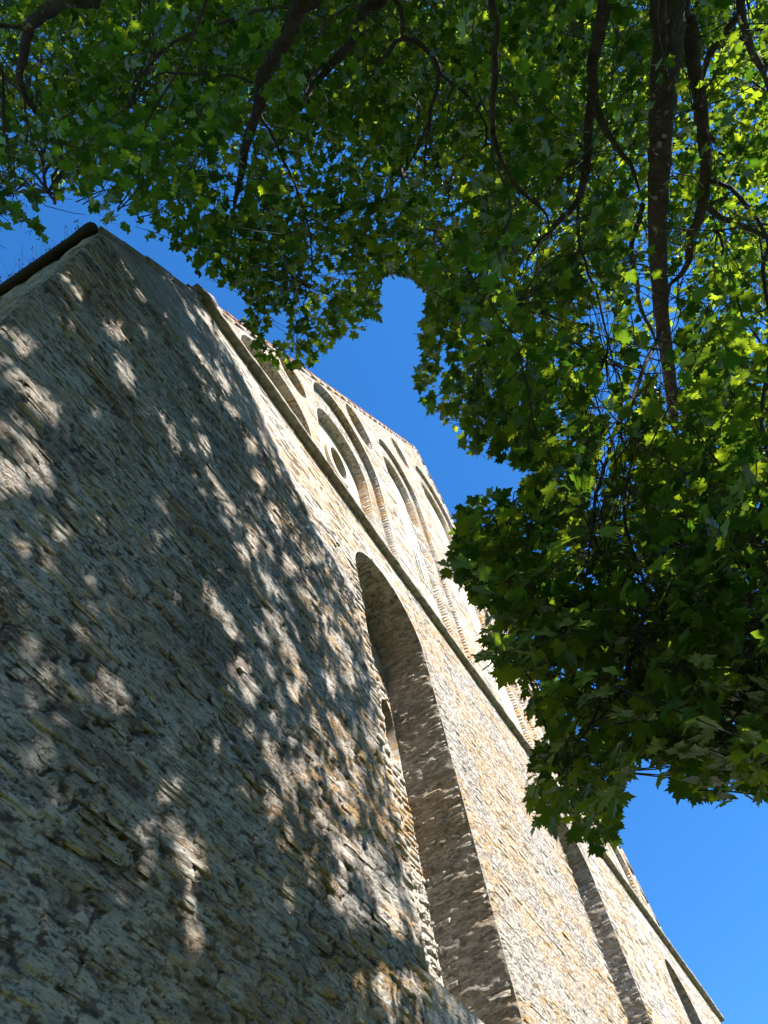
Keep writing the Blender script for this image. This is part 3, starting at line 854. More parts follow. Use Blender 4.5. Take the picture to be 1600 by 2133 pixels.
# ------------------------------------------------------------------ maple trees
MASK = np.array([(-700, 640), (0, 575), (40, 560), (62, 505), (118, 498), (135, 458), (205, 452), (240, 482), (330, 505), (370, 530), (400, 560), (440, 602), (490, 606), (512, 640),
    (500, 700), (530, 742), (585, 778), (640, 770), (672, 745), (705, 708), (770, 692), (800, 650), (792, 582), (840, 572), (872, 592), (885, 640), (868, 690),
    (882, 740), (860, 790), (872, 852), (930, 882), (952, 930), (1000, 952), (1050, 972), (1102, 992), (1096, 1012), (1000, 1012), (958, 1052), (940, 1092), (944, 1150), (912, 1182),
    (945, 1212), (975, 1230), (1012, 1290), (985, 1370), (1050, 1415), (1082, 1400), (1088, 1470), (1130, 1505), (1110, 1570), (1088, 1640), (1105, 1745),
    (1180, 1722), (1240, 1785), (1280, 1775), (1292, 1690), (1312, 1622), (1330, 1582), (1368, 1562), (1366, 1622), (1398, 1640), (1425, 1692), (1452, 1682), (1480, 1655),
    (1500, 1692), (1522, 1650), (1560, 1650), (1600, 1675), (2300, 1720), (2300, -700), (-700, -700)], float)
def in_poly(pts, poly):
    x, y = pts[:, 0], pts[:, 1]; ins = np.zeros(len(x), bool); j = len(poly) - 1
    for i in range(len(poly)):
        xi, yi = poly[i]; xj, yj = poly[j]
        cnd = ((yi > y) != (yj > y)) & (x < (xj - xi) * (y - yi) / (yj - yi + 1e-12) + xi)
        ins ^= cnd; j = i
    return ins
def sun_foot(pts):                                   # where a leaf's shadow falls on the facade plane
    t = (0 - pts[:, 1]) / (-SUN[1])
    q = pts - SUN[None] * t[:, None]
    return q[:, 0], q[:, 2]
BZ = [0, 4.95, 5.3, 9.6, 10.2, 11.1, 12.0, 12.9, 13.4, 40]; BX = [7.4, 7.2, 5.55, 5.50, 4.45, 3.7, 2.9, 1.75, 0.5, -0.5]
flecks = [(135, 585, 20), (155, 612, 18), (262, 565, 12), (287, 615, 16), (245, 700, 22), (258, 770, 26), (262, 805, 20), (35, 722, 20), (15, 780, 30), (60, 832, 26), (98, 856, 20),
    (45, 910, 20), (62, 962, 36), (15, 1000, 34), (80, 990, 26), (345, 885, 24), (362, 932, 20), (192, 862, 12), (425, 940, 20), (440, 1000, 16), (470, 1052, 26), (520, 1122, 24),
    (505, 1160, 18), (432, 1252, 26), (475, 1310, 24), (500, 1400, 24), (510, 1445, 22), (560, 1290, 20), (592, 1342, 24), (622, 1402, 22), (122, 1120, 18), (196, 1442, 22), (242, 1472, 20),
    (562, 1582, 30), (592, 1622, 30), (642, 1642, 30), (702, 1652, 30), (745, 1640, 24), (730, 1702, 24), (330, 1692, 26), (290, 1742, 22), (360, 1652, 18), (378, 1782, 26), (400, 1802, 18),
    (392, 1902, 22), (396, 1972, 26), (692, 1862, 22), (722, 1902, 22), (592, 1762, 18), (722, 1782, 20), (772, 1802, 20), (852, 1872, 16), (560, 1232, 20), (610, 1450, 18), (655, 1520, 20),
    (400, 720, 14), (430, 760, 14), (470, 800, 18), (480, 860, 16), (520, 930, 20), (540, 1000, 20), (570, 1080, 22), (600, 1180, 22), (640, 1260, 20), (690, 1340, 20), (560, 1150, 18), (680, 1420, 16), (800, 1900, 22), (830, 1960, 20), (845, 2030, 24), (780, 1850, 22), (815, 2085, 20), (700, 1785, 20), (660, 1715, 22), (640, 1830, 18), (600, 1885, 16), (560, 1680, 16), (760, 1950, 16), (720, 1560, 20), (690, 1500, 18)]
frs = random.Random(5)
for k in range(120):
    v_ = frs.random(); by = 640 + v_ * 1450
    bx = np.interp(by, [640, 930, 1240, 1500, 2050], [500, 570, 735, 800, 890])
    px = bx - 20 - abs(frs.gauss(0, 110)) ; 
    flecks.append((px, by, frs.uniform(5, 12)))
for k in range(60): flecks.append((frs.uniform(0, 600), frs.uniform(620, 1900), frs.uniform(3, 8)))
FX, FZ, FR = [], [], []
for px, py, r in flecks:
    x, z = wall_point(px, py); dd = math.dist((x, 0, z), EYE); FX.append(x); FZ.append(z); FR.append(0.96 * r * dd / FPX + 0.05)
FX, FZ, FR = map(np.array, (FX, FZ, FR))
def allowed(pts, edge_noise=0.0):
    pj = project(pts)
    inframe = (pj[:, 2] > 0.3)
    ok = np.where(inframe, in_poly(pj[:, :2], MASK), True)
    ok &= ~((pts[:, 1] > -0.35) & (pts[:, 0] > XL - 0.5) & (pts[:, 2] < 32))
    ok &= np.linalg.norm(pts - EYE, axis=1) > 2.6
    ok &= pts[:, 2] > 2.6
    fx, fz = sun_foot(pts)
    fx = fx + rng.normal(0, 1, len(pts)) * edge_noise
    b = np.interp(fz, BZ, BX)
    lit = (fx > b) & (fz > 4.3 + np.clip(fx - 6, 0, 30) * 0.12)
    ok &= ~(lit & (pts[:, 1] < 0))
    gap = (((fx[:, None] - FX) ** 2 + ((fz[:, None] - FZ) / 1.15) ** 2) < FR ** 2).any(1)
    ok &= ~(gap & (pts[:, 1] < 0))
    return ok

# limbs: (tree, radius px at start, radius px at end, [(px, py, dist) ...] or world points)
W = lambda x, y, z: np.array([x, y, z], float)
def limb_pts(lst): return [q if isinstance(q, np.ndarray) else P(*q) for q in lst]
LIMBS = {
 'A': [
  ('trunk', 0.30, 0.075, [W(-5.2, -5.9, 0), W(-3.9, -5.8, 2.6), W(-1.9, -5.6, 5.6), (1398, -60, 7.3), (1395, 60, 7.8), (1383, 180, 8.2), (1372, 320, 8.8), (1370, 450, 9.4), (1372, 570, 10.0), (1382, 690, 10.6), (1396, 800, 11.2), (1408, 900, 11.9)]),
  ('branch', 0.078, 0.036, [W(-1.9, -5.6, 5.6), (1428, -60, 8.0), (1440, 60, 8.4), (1452, 150, 8.7), (1462, 230, 8.9), (1469, 330, 9.2), (1466, 430, 9.5), (1440, 490, 9.7), (1432, 550, 9.9), (1405, 590, 10.0), (1388, 625, 10.1)]),
  ('branch', 0.041, 0.020, [(1466, 432, 9.5), (1500, 450, 9.6), (1545, 470, 9.8), (1600, 500, 10.0), (1680, 560, 10.3)]),
  ('branch', 0.063, 0.022, [W(-2.6, -5.7, 4.6), (1272, -60, 7.2), (1255, 30, 7.6), (1242, 110, 7.9), (1235, 195, 8.2), (1228, 260, 8.5), (1226, 330, 8.7), (1205, 410, 8.9), (1165, 462, 9.1), (1128, 495, 9.3), (1105, 530, 9.4), (1090, 560, 9.5)]),
  ('branch', 0.041, 0.019, [(1236, 200, 8.2), (1255, 250, 8.4), (1285, 305, 8.6), (1322, 360, 8.8), (1340, 425, 9.0)]),
  ('branch', 0.019, 0.008, [(1201, 415, 8.9), (1206, 490, 9.0), (1218, 550, 9.2), (1245, 610, 9.3), (1262, 690, 9.5), (1276, 745, 9.7), (1268, 800, 9.9), (1240, 850, 10)]),
  ('branch', 0.030, 0.013, [(1035, -40, 6.4), (1032, 60, 6.6), (1030, 160, 6.8), (1026, 260, 7.1), (1048, 345, 7.4), (1085, 395, 7.6), (1130, 440, 7.8), (1146, 475, 7.9), (1155, 520, 8)]),
  ('branch', 0.030, 0.021, [(1312, 532, 9.2), (1322, 585, 9.6), (1338, 640, 10.0), (1362, 700, 10.4), (1372, 740, 10.7)]),
  ('branch', 0.031, 0.010, [(1380, 690, 10.5), (1352, 745, 9.6), (1320, 830, 8.8), (1290, 890, 8.2), (1265, 950, 7.6), (1245, 1010, 7.1), (1238, 1080, 6.6), (1222, 1160, 6.1), (1195, 1220, 5.8)]),
  ('branch', 0.018, 0.008, [(1290, 890, 8.2), (1310, 960, 7.6), (1300, 1060, 7.0), (1320, 1160, 6.4), (1345, 1260, 5.9), (1320, 1360, 5.5), (1295, 1440, 5.2), (1230, 1510, 4.9), (1190, 1580, 4.7)]),
  ('branch', 0.063, 0.040, [(1535, -60, 11), (1545, 30, 11.3), (1560, 90, 11.6), (1590, 160, 12), (1625, 240, 12.4)]),
  ('branch', 0.044, 0.028, [(1450, 250, 11.5), (1480, 285, 11.7), (1505, 305, 11.9), (1522, 335, 12.1)]),
  ('branch', 0.022, 0.010, [(1600, 500, 8.5), (1590, 560, 8.2), (1610, 700, 7.8), (1590, 850, 7.2), (1600, 1000, 6.7), (1560, 1150, 6.2), (1570, 1300, 5.6), (1540, 1420, 5.2), (1500, 1540, 4.8)]),
 ],
 'B': [
  ('trunk', 0.20, 0.032, [W(-5.6, -3.0, 0), W(-4.4, -3.0, 2.8), W(-2.4, -3.0, 6.2), (640, -60, 8.2), (622, 10, 8.5), (600, 65, 8.8), (548, 160, 9.2), (536, 230, 9.5), (512, 300, 9.8), (505, 350, 10), (488, 430, 10.4)]),
  ('branch', 0.056, 0.040, [W(-2.4, -3.0, 6.2), (790, -60, 8.8), (762, 20, 9.2), (745, 70, 9.5), (705, 120, 9.8), (660, 165, 10.0), (640, 200, 10.2)]),
  ('branch', 0.022, 0.024, [(842, 70, 9.0), (820, 95, 9.2), (790, 130, 9.4), (765, 165, 9.6)]),
  ('branch', 0.030, 0.016, [(915, 150, 9.4), (903, 220, 9.8), (893, 270, 10), (884, 320, 10.2), (886, 380, 10.4)]),
  ('branch', 0.018, 0.010, [(898, 245, 9.9), (880, 290, 10.2), (862, 325, 10.4), (838, 368, 10.6)]),
  ('branch', 0.019, 0.008, [(345, 100, 9.6), (318, 135, 9.9), (285, 165, 10.1), (262, 200, 10.4), (250, 240, 10.6)]),
  ('branch', 0.016, 0.008, [(380, 150, 9.8), (330, 156, 10), (300, 180, 10.3), (270, 222, 10.6)]),
  ('branch', 0.016, 0.008, [(1010, 300, 9.4), (960, 330, 9.6), (940, 380, 9.9), (930, 440, 10.1), (905, 480, 10.4)]),
  ('branch', 0.019, 0.008, [(536, 235, 9.5), (575, 300, 9.8), (610, 380, 9.8), (640, 460, 9.6), (650, 540, 9.4), (640, 620, 9.2)]),
 ],
 'C': [
  ('trunk', 0.16, 0.025, [W(-7.0, -0.6, 0), W(-5.8, -0.7, 3.2), W(-3.8, -0.9, 7.0), (165, -60, 8.6), (128, 0, 9.0), (85, 32, 9.3), (62, 60, 9.5), (52, 110, 9.8), (40, 150, 10.1), (52, 200, 10.4), (72, 235, 10.6)]),
  ('branch', 0.022, 0.010, [(-60, 80, 9.5), (5, 142, 9.8), (10, 200, 10), (8, 280, 10.3), (20, 330, 10.6), (60, 370, 10.9)]),
  ('branch', 0.015, 0.008, [(52, 200, 10.4), (60, 260, 10.6), (85, 330, 10.9), (100, 400, 11.2)]),
 ]}
TREES = {}
TREES['A'] = empty('maple_tree', (-5.2, -5.9, 0)); tag(TREES['A'], 'big maple with thick leaning scaly trunk and sunlit leaves over the open side', 'tree')
TREES['B'] = empty('maple_tree', (-5.6, -3.0, 0)); tag(TREES['B'], 'maple with one thin wavy dark limb and branches hanging above the church gable', 'tree')
TREES['C'] = empty('maple_tree', (-7.0, -0.6, 0)); tag(TREES['C'], 'smaller maple with a hooked limb reaching past the church eave corner', 'tree')
TINV = {k: Matrix.Translation(-Vector(o.location)) for k, o in TREES.items()}
def into_tree(o, k): o.parent = TREES[k]; o.matrix_parent_inverse = TINV[k]; return o
def smooth_path(pts, n=5):
    pts = np.array(pts); out = []
    for i in range(len(pts) - 1):
        p0_ = pts[max(i - 1, 0)]; p1_, p2_ = pts[i], pts[i + 1]; p3_ = pts[min(i + 2, len(pts) - 1)]
        for s_ in range(n):
            t = s_ / n
            out.append(0.5 * ((2 * p1_) + (-p0_ + p2_) * t + (2 * p0_ - 5 * p1_ + 4 * p2_ - p3_) * t * t + (-p0_ + 3 * p1_ - 3 * p2_ + p3_) * t ** 3))
    out.append(pts[-1]); return np.array(out)
limb_nodes, limb_tree, limb_cover = [], [], []
for key, L in LIMBS.items():
    for name, r0, r1, lst in L:
        pts = [np.array(q) for q in limb_pts(lst)]
        if name == 'branch' and isinstance(lst[0], tuple):
            own = np.array([q for q, k in zip(limb_nodes, limb_tree) if k == key])
            back = own - pts[0]; dd = np.linalg.norm(back, axis=1)
            fwd_ = (pts[1] - pts[0]) / np.linalg.norm(pts[1] - pts[0])
            cost = dd * (1.25 + (back @ fwd_) / (dd + 1e-6))         # join a limb that lies behind the start
            j = cost.argmin(); jn = own[j]
            if dd[j] > 0.12:
                mid_ = 0.5 * (jn + pts[0]) - fwd_ * 0.18 * dd[j]
                pts = [jn, mid_] + pts
            else: pts = [jn] + pts
        path = smooth_path(pts, 5)
        wj = rng.normal(0, 0.011, (len(path), 3)); wj = (wj + np.roll(wj, 1, 0) + np.roll(wj, 2, 0)) / 2.0
        path[1:-1] += wj[1:-1] * (1 if name == 'branch' else 0.5)
        t = np.linspace(0, 1, len(path))
        if name == 'trunk':
            n0 = 15
            rad = np.where(np.arange(len(path)) < n0, r0 + (0.45 * r0 - r0) * np.arange(len(path)) / n0, 0.45 * r0 + (r1 - 0.45 * r0) * (np.arange(len(path)) - n0) / max(1, len(path) - n0))
            rad[0] *= 1.5; rad[1] *= 1.15
        else: rad = r0 + (r1 - r0) * t
        rad = rad * np.interp(t, [0, 0.72 if name == 'branch' else 0.93, 1], [1, 1, 0.30 if name == 'branch' else 0.6])
        rad = rad * (1 + 0.05 * np.sin(np.arange(len(path)) * 1.7) + rng.normal(0, 0.02, len(path)))
        V, T = tube(path, rad, 14 if name == 'trunk' else 9, 0.05)
        into_tree(mesh_np(name, V, T, BARK, smooth=True), key)
        for q in path[(12 if name == 'trunk' else 2):]: limb_nodes.append(q); limb_tree.append(key)
        for q, r in zip(path[::2], rad[::2]): limb_cover.append((*q, r))
limb_nodes = np.array(limb_nodes); limb_tree = np.array(limb_tree)

# clusters: twig origins spread through the crowns
def dist_range(px, py):
    lo = np.full(len(px), 6.0); hi = np.full(len(px), 16.0)
    low = py > 900
    lo = np.where(low, 4.2, lo); hi = np.where(low, 8.0, hi)
    vlow = py > 1250
    lo = np.where(vlow, 3.9, lo); hi = np.where(vlow, 6.2, hi)
    midr = (py > 480) & (py <= 900) & (px > 830)
    lo = np.where(midr, 5.2, lo); hi = np.where(midr, 12.5, hi)
    cen_ = (px < 830) & (py > 430); lo = np.where(cen_, 8.0, lo); hi = np.where(cen_, 11.5, hi)
    left = (px < 500) & (py <= 600); lo = np.where(left, 9.0, lo); hi = np.where(left, 18.0, hi)
    top = (py < 420) & (px >= 500) & (px < 1250); lo = np.where(top, 7.0, lo); hi = np.where(top, 18.0, hi)
    corner = (px < 330) & (py > 360) & (py < 620); lo = np.where(corner, 6.0, lo); hi = np.where(corner, 8.6, hi)
    return lo, hi
def sample_clusters(n):
    px = rng.uniform(-350, 1950, n); py = rng.uniform(-420, 1700, n)
    keep = in_poly(np.stack([px, py], 1), MASK)
    off = (px < -60) | (px > 1660) | (py < -60)
    keep &= ~(off & (rng.random(n) < 0.55))
    px, py = px[keep], py[keep]
    lo, hi = dist_range(px, py)
    dd = lo + (hi - lo) * rng.random(len(px)) ** 0.85
    v = np.stack([px - CX, py - CY, np.full(len(px), FPX)], 1); v /= np.linalg.norm(v, axis=1)[:, None]
    R = np.stack([AX_X, AX_Y, AX_Z], 1)
    return v @ R * dd[:, None] + EYE
def sample_shade(n):
    z = rng.uniform(2.5, 13.0, n); x = rng.uniform(-0.6, 5.5, n)
    m5 = n // 4; x[:m5] = rng.uniform(3.8, 7.2, m5); z[:m5] = rng.uniform(2.8, 5.2, m5)
    k = x < np.interp(z, BZ, BX) - 0.1; x, z = x[k], z[k]
    t = rng.uniform(5.0, 16.0, len(x))
    return np.stack([x, np.zeros(len(x)), z], 1) + SUN[None] * t[:, None]
def sample_skirt(n):                                 # the low outer parts of the crowns behind the viewer
    q = np.stack([rng.uniform(-9, 5, n), -rng.uniform(5.5, 13, n), rng.uniform(3.5, 12, n)], 1)
    pj = project(q); out = (pj[:, 2] < 0.2) | (pj[:, 0] > 1750) | (pj[:, 1] < -150) | (pj[:, 0] < -150)
    e = ((q[:, 0] + 2) / 8) ** 2 + ((q[:, 1] + 7) / 6.5) ** 2 + ((q[:, 2] - 8) / 5) ** 2
    return q[out & (e < 1.0)]
C1 = sample_clusters(6000); C2 = sample_shade(2000); C3 = sample_skirt(2600)
pj1 = project(C1)
thin = (pj1[:, 0] > 1330) & (pj1[:, 1] > 120) & (pj1[:, 1] < 1000) & (rng.random(len(C1)) < 0.50)
thin |= (pj1[:, 0] > 1620) & (pj1[:, 1] < 1100) & (rng.random(len(C1)) < 0.92)
thin |= (pj1[:, 0] < 330) & (pj1[:, 1] > 360) & (rng.random(len(C1)) < 0.45)
C1 = C1[~thin]
pj2 = project(C2); C2 = C2[~((pj2[:, 0] > 1300) & (rng.random(len(C2)) < 0.5))]
# the crowns are deep towards the sun: more sprays up the light from those in view
q1 = project(C1); hang = C1[(q1[:, 0] > 330) & (q1[:, 0] < 800) & (q1[:, 1] > 420)]
deep = ~((q1[:, 0] > 1230) & (q1[:, 1] > 150) & (q1[:, 1] < 1000))
C4 = C1[deep]; C4 = C4[rng.random(len(C4)) < 0.75]
dark = C1[deep & ((q1[:, 0] < 800) | (q1[:, 1] > 1000)) & (q1[:, 1] > -200)]
C4 = np.concatenate([C4, dark, C1[(q1[:, 0] < 620) & (q1[:, 0] > -250) & (q1[:, 1] < 600) & (q1[:, 1] > -200)]])
C4 = C4 + SUN[None] * rng.uniform(0.8, 8.0, len(C4))[:, None] + rng.normal(0, 0.5, (len(C4), 3))
q4 = project(C4); C4 = C4[~((q4[:, 0] > 1300) & (q4[:, 0] < 1620) & (q4[:, 1] > 150) & (q4[:, 1] < 1000))]
br = C1[(q1[:, 0] > 1330) & (q1[:, 0] < 1640) & (q1[:, 1] > 380) & (q1[:, 1] < 1000)]
bfx, bfz = sun_foot(br); bk = np.unique(np.round(np.stack([bfx, bfz], 1) / 0.5).astype(int), axis=0); bs = set(map(tuple, bk.tolist()))
def unshaded(C, p):
    a, b = sun_foot(C); q = project(C)
    hit_ = np.array([(int(round(u_ / 0.5)), int(round(v_ / 0.5))) in bs for u_, v_ in zip(a, b)])
    return C[~(hit_ & (rng.random(len(C)) < p) & ~((q[:, 0] < 1640) & (q[:, 1] > 0) & (q[:, 2] > 0) & (q[:, 0] > 1300)))]
C2, C3, C4 = unshaded(C2, 0.95), unshaded(C3, 0.97), unshaded(C4, 0.97)
def open_side(C):
    q = project(C); return C[~((q[:, 0] > 1640) & (q[:, 1] < 900) & (q[:, 2] > 0) & (rng.random(len(C)) < 0.85))]
C2, C4 = open_side(C2), open_side(C4)
offr = (q1[:, 0] >= 1640) | (q1[:, 1] < -20); C1 = np.concatenate([C1[~offr], unshaded(C1[offr], 0.97)])
C1 = np.concatenate([C1, hang + rng.normal(0, 0.45, hang.shape)])
CL = np.concatenate([C1, C2, C3, C4]); CL = CL[allowed(CL)]
print('clusters', len(CL))
# which tree
dm = np.empty(len(CL)); wi = np.empty(len(CL), int)
for i in range(0, len(CL), 500):
    dq = np.linalg.norm(CL[i:i + 500, None] - limb_nodes[None], axis=2); wi[i:i + 500] = dq.argmin(1); dm[i:i + 500] = dq.min(1)
ctree = limb_tree[wi]
# boughs: a seed for each bunch of clusters, joined to its nearest limb
TW = {k: ([], []) for k in TREES}
def add_geo(dst, V, T):
    n = len(dst[0]); dst[0].extend(V); dst[1].extend([(a + n, b + n, c + n) for a, b, c in T])
seed_of = np.full(len(CL), -1)
for key in TREES:
    ids = np.where(ctree == key)[0]
    ns = {'A': 130, 'B': 70, 'C': 28}[key]
    sd = rng.choice(ids, min(ns, len(ids)), replace=False)
    dq = np.linalg.norm(CL[ids, None] - CL[sd][None], axis=2); seed_of[ids] = sd[dq.argmin(1)]
    for s_ in sd:
        a = limb_nodes[wi[s_]]; b = CL[s_]; L = np.linalg.norm(b - a)
        if L > 6 or L < 0.15: continue
        n = max(4, int(L / 0.3)); t = np.linspace(0, 1, n + 1)
        pth = a[None] * (1 - t[:, None]) + b[None] * t[:, None]
        pth[:, 2] += np.sin(t * math.pi) * L * random.uniform(-0.06, 0.14)
        wob = np.cumsum(rng.normal(0, 0.055, (n + 1, 3)), 0); wob -= wob[0] + (wob[-1] - wob[0]) * t[:, None]; pth += wob
        pj = project(pth); vis = (pj[:, 2] > 0) & (pj[:, 0] > 0) & (pj[:, 0] < 1600) & (pj[:, 1] > 0) & (pj[:, 1] < 2133)
        if (vis & ~in_poly(pj[:, :2], MASK)).any(): continue
        V, T = tube(smooth_path(pth, 2), np.linspace(min(0.02, 0.007 + 0.003 * L), 0.005, 2 * n + 1), 5, 0.06, cap=False)
        into_tree(mesh_np('branch', V, T, BARK, smooth=True), key)

# leaf outlines: petiole at the origin, tip at (0, 1)
RH = [(.0, .0), (.14, -.07), (.40, -.04), (.33, .09), (.57, .19), (.46, .27), (.68, .50), (.45, .46), (.41, .58), (.22, .45), (.27, .69), (.13, .71), (.0, 1.0)]
RLo = [(.0, .0), (.40, -.04), (.32, .12), (.67, .48), (.23, .45), (.25, .69), (.0, 1.0)]
def leaf_proto(half):
    pts = half + [(-x, y) for x, y in half[-2:0:-1]]
    pts = np.array(pts + [(0, .27)])
    n = len(pts) - 1
    T = np.array([(n, i, (i + 1) % n) for i in range(n)])
    z = -0.16 * np.abs(pts[:, 0]) ** 1.3 - 0.10 * pts[:, 1] ** 2 + 0.05 * np.sin(pts[:, 0] * 9) * pts[:, 1]
    return np.column_stack([pts, z]), T
LH, TH = leaf_proto(RH); LL, TL = leaf_proto(RLo)

# leaves, laid in opposite pairs along each twig
lp, lx, ly, lz, ls, lt, lk = [], [], [], [], [], [], []
TWG = []
for i in range(len(CL)):
    key = ctree[i]; c = CL[i]; s_ = seed_of[i]
    base = CL[s_] if s_ >= 0 else limb_nodes[wi[i]]
    d0 = c - base; L0 = np.linalg.norm(d0)
    out = d0 / L0 if L0 > 0.05 else rng.normal(0, 1, 3)
    dirn = out * 0.8 + rng.normal(0, 0.55, 3); dirn[2] = dirn[2] * 0.45 - 0.06
    dirn /= np.linalg.norm(dirn)
    tl = rng.uniform(0.45, 0.95)
    npts = 5; t = np.linspace(0, 1, npts)
    pth = c[None] + dirn[None] * (t * tl)[:, None] + np.cumsum(rng.normal(0, 0.025, (npts, 3)), 0); pth[:, 2] -= 0.10 * tl * t ** 2
    dcam = np.linalg.norm(c - EYE)
    TWG.append((key, pth, dcam))
    if 0.2 < L0 < 1.5 and rng.random() < 0.6:
        k2 = np.linspace(0, 1, 5)[:, None]; q = base[None] * (1 - k2) + c[None] * k2 + rng.normal(0, 0.03, (5, 3)) * np.sin(k2 * math.pi)
        TWG.append((key, q, dcam))
    nl = int(rng.integers(8, 11))
    for k in range(nl):
        f = (k + 0.7) / nl; ii = min(int(f * (npts - 1)), npts - 2); fr = f * (npts - 1) - ii
        pt = pth[ii] * (1 - fr) + pth[ii + 1] * fr
        side = np.cross(dirn, [0, 0, 1]); side /= np.linalg.norm(side) + 1e-6
        for sg in ((-1, 1) if k < nl - 1 else (-1, 0, 1)):
            ax = side * sg * (0.9 if sg else 0) + dirn * (0.55 if sg else 1.0) + rng.normal(0, 0.30, 3); ax[2] -= 0.28
            ax /= np.linalg.norm(ax)
            nz_ = np.array([0, 0, 1.]) + rng.normal(0, 0.42, 3); nz_ -= ax * (nz_ @ ax); nz_ /= np.linalg.norm(nz_) + 1e-6
            pet = rng.uniform(0.05, 0.11)
            lp.append(pt + ax * pet); lx.append(np.cross(ax, nz_)); ly.append(ax); lz.append(nz_)
            ls.append(0.062 + 0.060 * rng.random() ** 0.9); lt.append(rng.random()); lk.append((key, pt))
lp, lx, ly, lz = map(np.array, (lp, lx, ly, lz)); ls = np.array(ls); lt = np.array(lt)
lkey = np.array([k[0] for k in lk]); lroot = np.array([k[1] for k in lk])
ctr = lp + ly * (ls * 0.4)[:, None]
ok = allowed(ctr, 0.04)
tipp = lp + ly * ls[:, None]; pt_ = project(tipp)
infr = (pt_[:, 0] > 0) & (pt_[:, 0] < 1600) & (pt_[:, 1] > 0) & (pt_[:, 1] < 2133) & (pt_[:, 2] > 0)
ok &= in_poly(pt_[:, :2], MASK) | ~infr | ((rng.random(len(ok)) < 0.5) & (pt_[:, 0] > 430))
ok &= in_poly(project(lroot)[:, :2], MASK) | ~infr
ok &= ~((pt_[:, 1] > 1500) & (pt_[:, 0] < 1345) & infr & (rng.random(len(ok)) < 0.33))
ok &= ~((pt_[:, 1] > 1380) & (pt_[:, 0] < 1250) & infr & (rng.random(len(ok)) < 0.25))
lp, lx, ly, lz, ls, lt, lkey, lroot, ctr = [q[ok] for q in (lp, lx, ly, lz, ls, lt, lkey, lroot, ctr)]
print('leaves', len(lp))
# limbs carry their leaves above and beyond them: few leaves hang right under a limb
lc = np.array(limb_cover); lcp = project(lc[:, :3]); lcd = np.linalg.norm(lc[:, :3] - EYE, axis=1)
sel = (lcp[:, 2] > 1) & (lcp[:, 0] > -50) & (lcp[:, 0] < 1650) & (lcp[:, 1] > -50) & (lcp[:, 1] < 1750)
lcp, lcd, lcr = lcp[sel], lcd[sel], lc[sel, 3]
lcw = lcr * FPX / lcd
pj = project(ctr); dist = np.linalg.norm(ctr - EYE, axis=1)
hide = np.zeros(len(ctr), bool)
for i in range(0, len(ctr), 2000):
    d2 = np.hypot(pj[i:i + 2000, None, 0] - lcp[None, :, 0], pj[i:i + 2000, None, 1] - lcp[None, :, 1])
    rad_px = (ls[i:i + 2000] * 0.45 * FPX / dist[i:i + 2000])[:, None]
    hide[i:i + 2000] = ((d2 < lcw[None] + 8 + rad_px) & (dist[i:i + 2000, None] < lcd[None] + 0.1)).any(1)
ok = ~(hide & (rng.random(len(ctr)) < 0.95))
lp, lx, ly, lz, ls, lt, lkey, lroot, ctr = [q[ok] for q in (lp, lx, ly, lz, ls, lt, lkey, lroot, ctr)]
pj = project(ctr); dist = np.linalg.norm(ctr - EYE, axis=1)
vis = (pj[:, 0] > 10) & (pj[:, 0] < 1590) & (pj[:, 1] > 10) & (pj[:, 1] < 2120) & (pj[:, 2] > 0)
view = (ctr - EYE) / dist[:, None]; face = np.abs((lz * view).sum(1))
score = np.where(vis, (ls / dist) ** 2 * (face + 0.1), 0)
# leaf meshes shared by the single leaves
leaf_me = []
for k in range(4):
    V = LH.copy(); V[:, 2] += rng.normal(0, 0.02, len(V)); V[:, 0] *= rng.uniform(0.9, 1.08)
    o = mesh_np('leaf', V, TH, LEAF, uv=LH, smooth=True); leaf_me.append(o.data); bpy.data.objects.remove(o)
def leaf_mesh(ids, LV, LT):
    n = len(ids); k = len(LV)
    vz = LV[None, :, 2] * rng.uniform(0.2, 3.4, (n, 1)); vx = LV[None, :, 0] * rng.uniform(0.85, 1.12, (n, 1))
    V = (lp[ids][:, None] + lx[ids][:, None] * (vx * ls[ids][:, None])[..., None] + ly[ids][:, None] * (LV[None, :, 1] * ls[ids][:, None])[..., None] + lz[ids][:, None] * (vz * ls[ids][:, None])[..., None])
    T = (LT[None] + (np.arange(n) * k)[:, None, None]).reshape(-1, 3)
    return V.reshape(-1, 3), T, np.repeat(lt[ids], k), np.tile(LV, (n, 1))
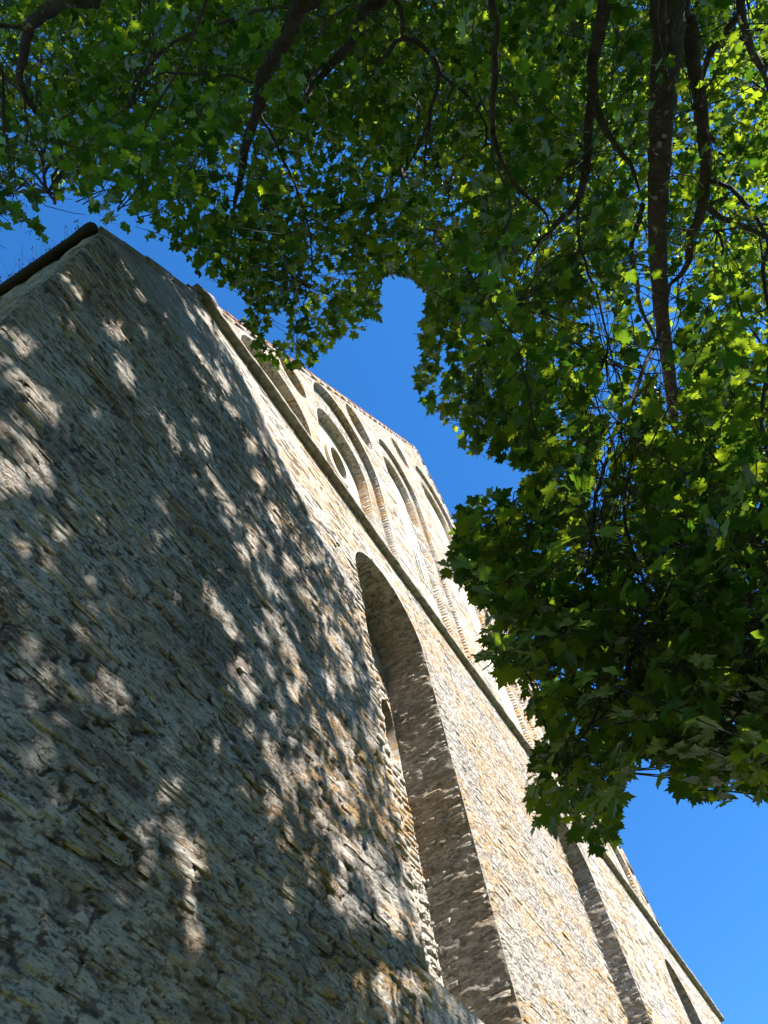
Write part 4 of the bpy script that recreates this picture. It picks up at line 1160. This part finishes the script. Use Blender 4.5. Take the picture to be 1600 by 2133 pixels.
for key in TREES:
    ids = np.where(lkey == key)[0]; od = ids[np.argsort(-score[ids])]
    sing, rest = od[:300], od[300:]
    for i in sing:
        o = bpy.data.objects.new('leaf', leaf_me[int(rng.integers(4))]); COL.objects.link(o)
        into_tree(o, key)
        M = Matrix((Vector(lx[i]), Vector(ly[i]), Vector(lz[i]))).transposed().to_4x4() @ Matrix.Scale(ls[i], 4); M.translation = Vector(lp[i])
        o.matrix_basis = M; o['tint'] = float(lt[i])
    hi = rest[(dist[rest] < 7.0) & vis[rest]]; lo_ = rest[~((dist[rest] < 7.0) & vis[rest])]
    Va, Ta, ta, ua_ = leaf_mesh(hi, LH, TH); Vb, Tb, tb, ub_ = leaf_mesh(lo_, LL, TL)
    o = mesh_np('foliage', np.concatenate([Va, Vb]), np.concatenate([Ta, Tb + len(Va)]), LEAF, tint=np.concatenate([ta, tb]), uv=np.concatenate([ua_, ub_]), smooth=True)
    into_tree(o, key); o['kind'] = 'stuff'; o['label'] = 'dense green maple leaves of this crown'
    # twigs and petioles
    G = TW[key]
    for tk, pth, dc in TWG:
        if tk != key: continue
        q = project(pth); v_ = (q[:, 2] > 0) & (q[:, 0] > -20) & (q[:, 0] < 1620) & (q[:, 1] > -20) & (q[:, 1] < 2150)
        if (v_ & ~in_poly(q[:, :2], MASK)).any(): continue
        V, T = tube(pth, np.linspace(0.0055, 0.002, len(pth)), 4 if dc < 8 else 3, cap=False); add_geo(G, V, T)
    for i in np.concatenate([sing, hi]):
        a, b = lroot[i], lp[i]
        if np.linalg.norm(b - a) < 0.01: continue
        V, T = tube([a, b], [0.0016, 0.0012], 3, cap=False); add_geo(G, V, T)
    o = into_tree(mesh_np('twigs', G[0], G[1], BARK), key); o['kind'] = 'stuff'; o['label'] = 'fine twigs and leaf stalks'

# ------------------------------------------------------------------ unseen foliage added behind the viewer to block sky light
n = 3500
az = rng.uniform(math.radians(178), math.radians(368), n); rad = rng.uniform(17, 27, n)
wx, wy = rad * np.cos(az) + 1, rad * np.sin(az) - 1
top_ = 10.5 + 2.5 * np.sin(az * 9) + 1.2 * np.sin(az * 23 + 1)
wz = 0.8 + (top_ - 0.8) * rng.random(n) ** 0.8
ok = (wy < -4.5) | (wx < -9); wx, wy, wz = wx[ok], wy[ok], wz[ok]; n = len(wx)
ax = rng.normal(0, 1, (n, 3)); ax[:, 2] -= 0.5; ax /= np.linalg.norm(ax, axis=1)[:, None]
nn = rng.normal(0, 0.6, (n, 3)) + np.array([0, 0, 1.0]); nn -= ax * (nn * ax).sum(1)[:, None]; nn /= np.linalg.norm(nn, axis=1)[:, None]
xx = np.cross(ax, nn); sz = rng.uniform(0.45, 0.95, n)
V = np.stack([wx, wy, wz], 1)[:, None] + xx[:, None] * (LL[None, :, 0] * sz[:, None])[..., None] + ax[:, None] * (LL[None, :, 1] * sz[:, None])[..., None] + nn[:, None] * (LL[None, :, 2] * sz[:, None])[..., None]
T = (TL[None] + (np.arange(n) * len(LL))[:, None, None]).reshape(-1, 3)
tag(mesh_np('sky_blocker', V.reshape(-1, 3), T, LEAF, tint=np.repeat(rng.random(n), len(LL)), uv=np.tile(LL, (n, 1))), 'unseen leaf screen added behind the viewer to block sky light', kind='stuff')
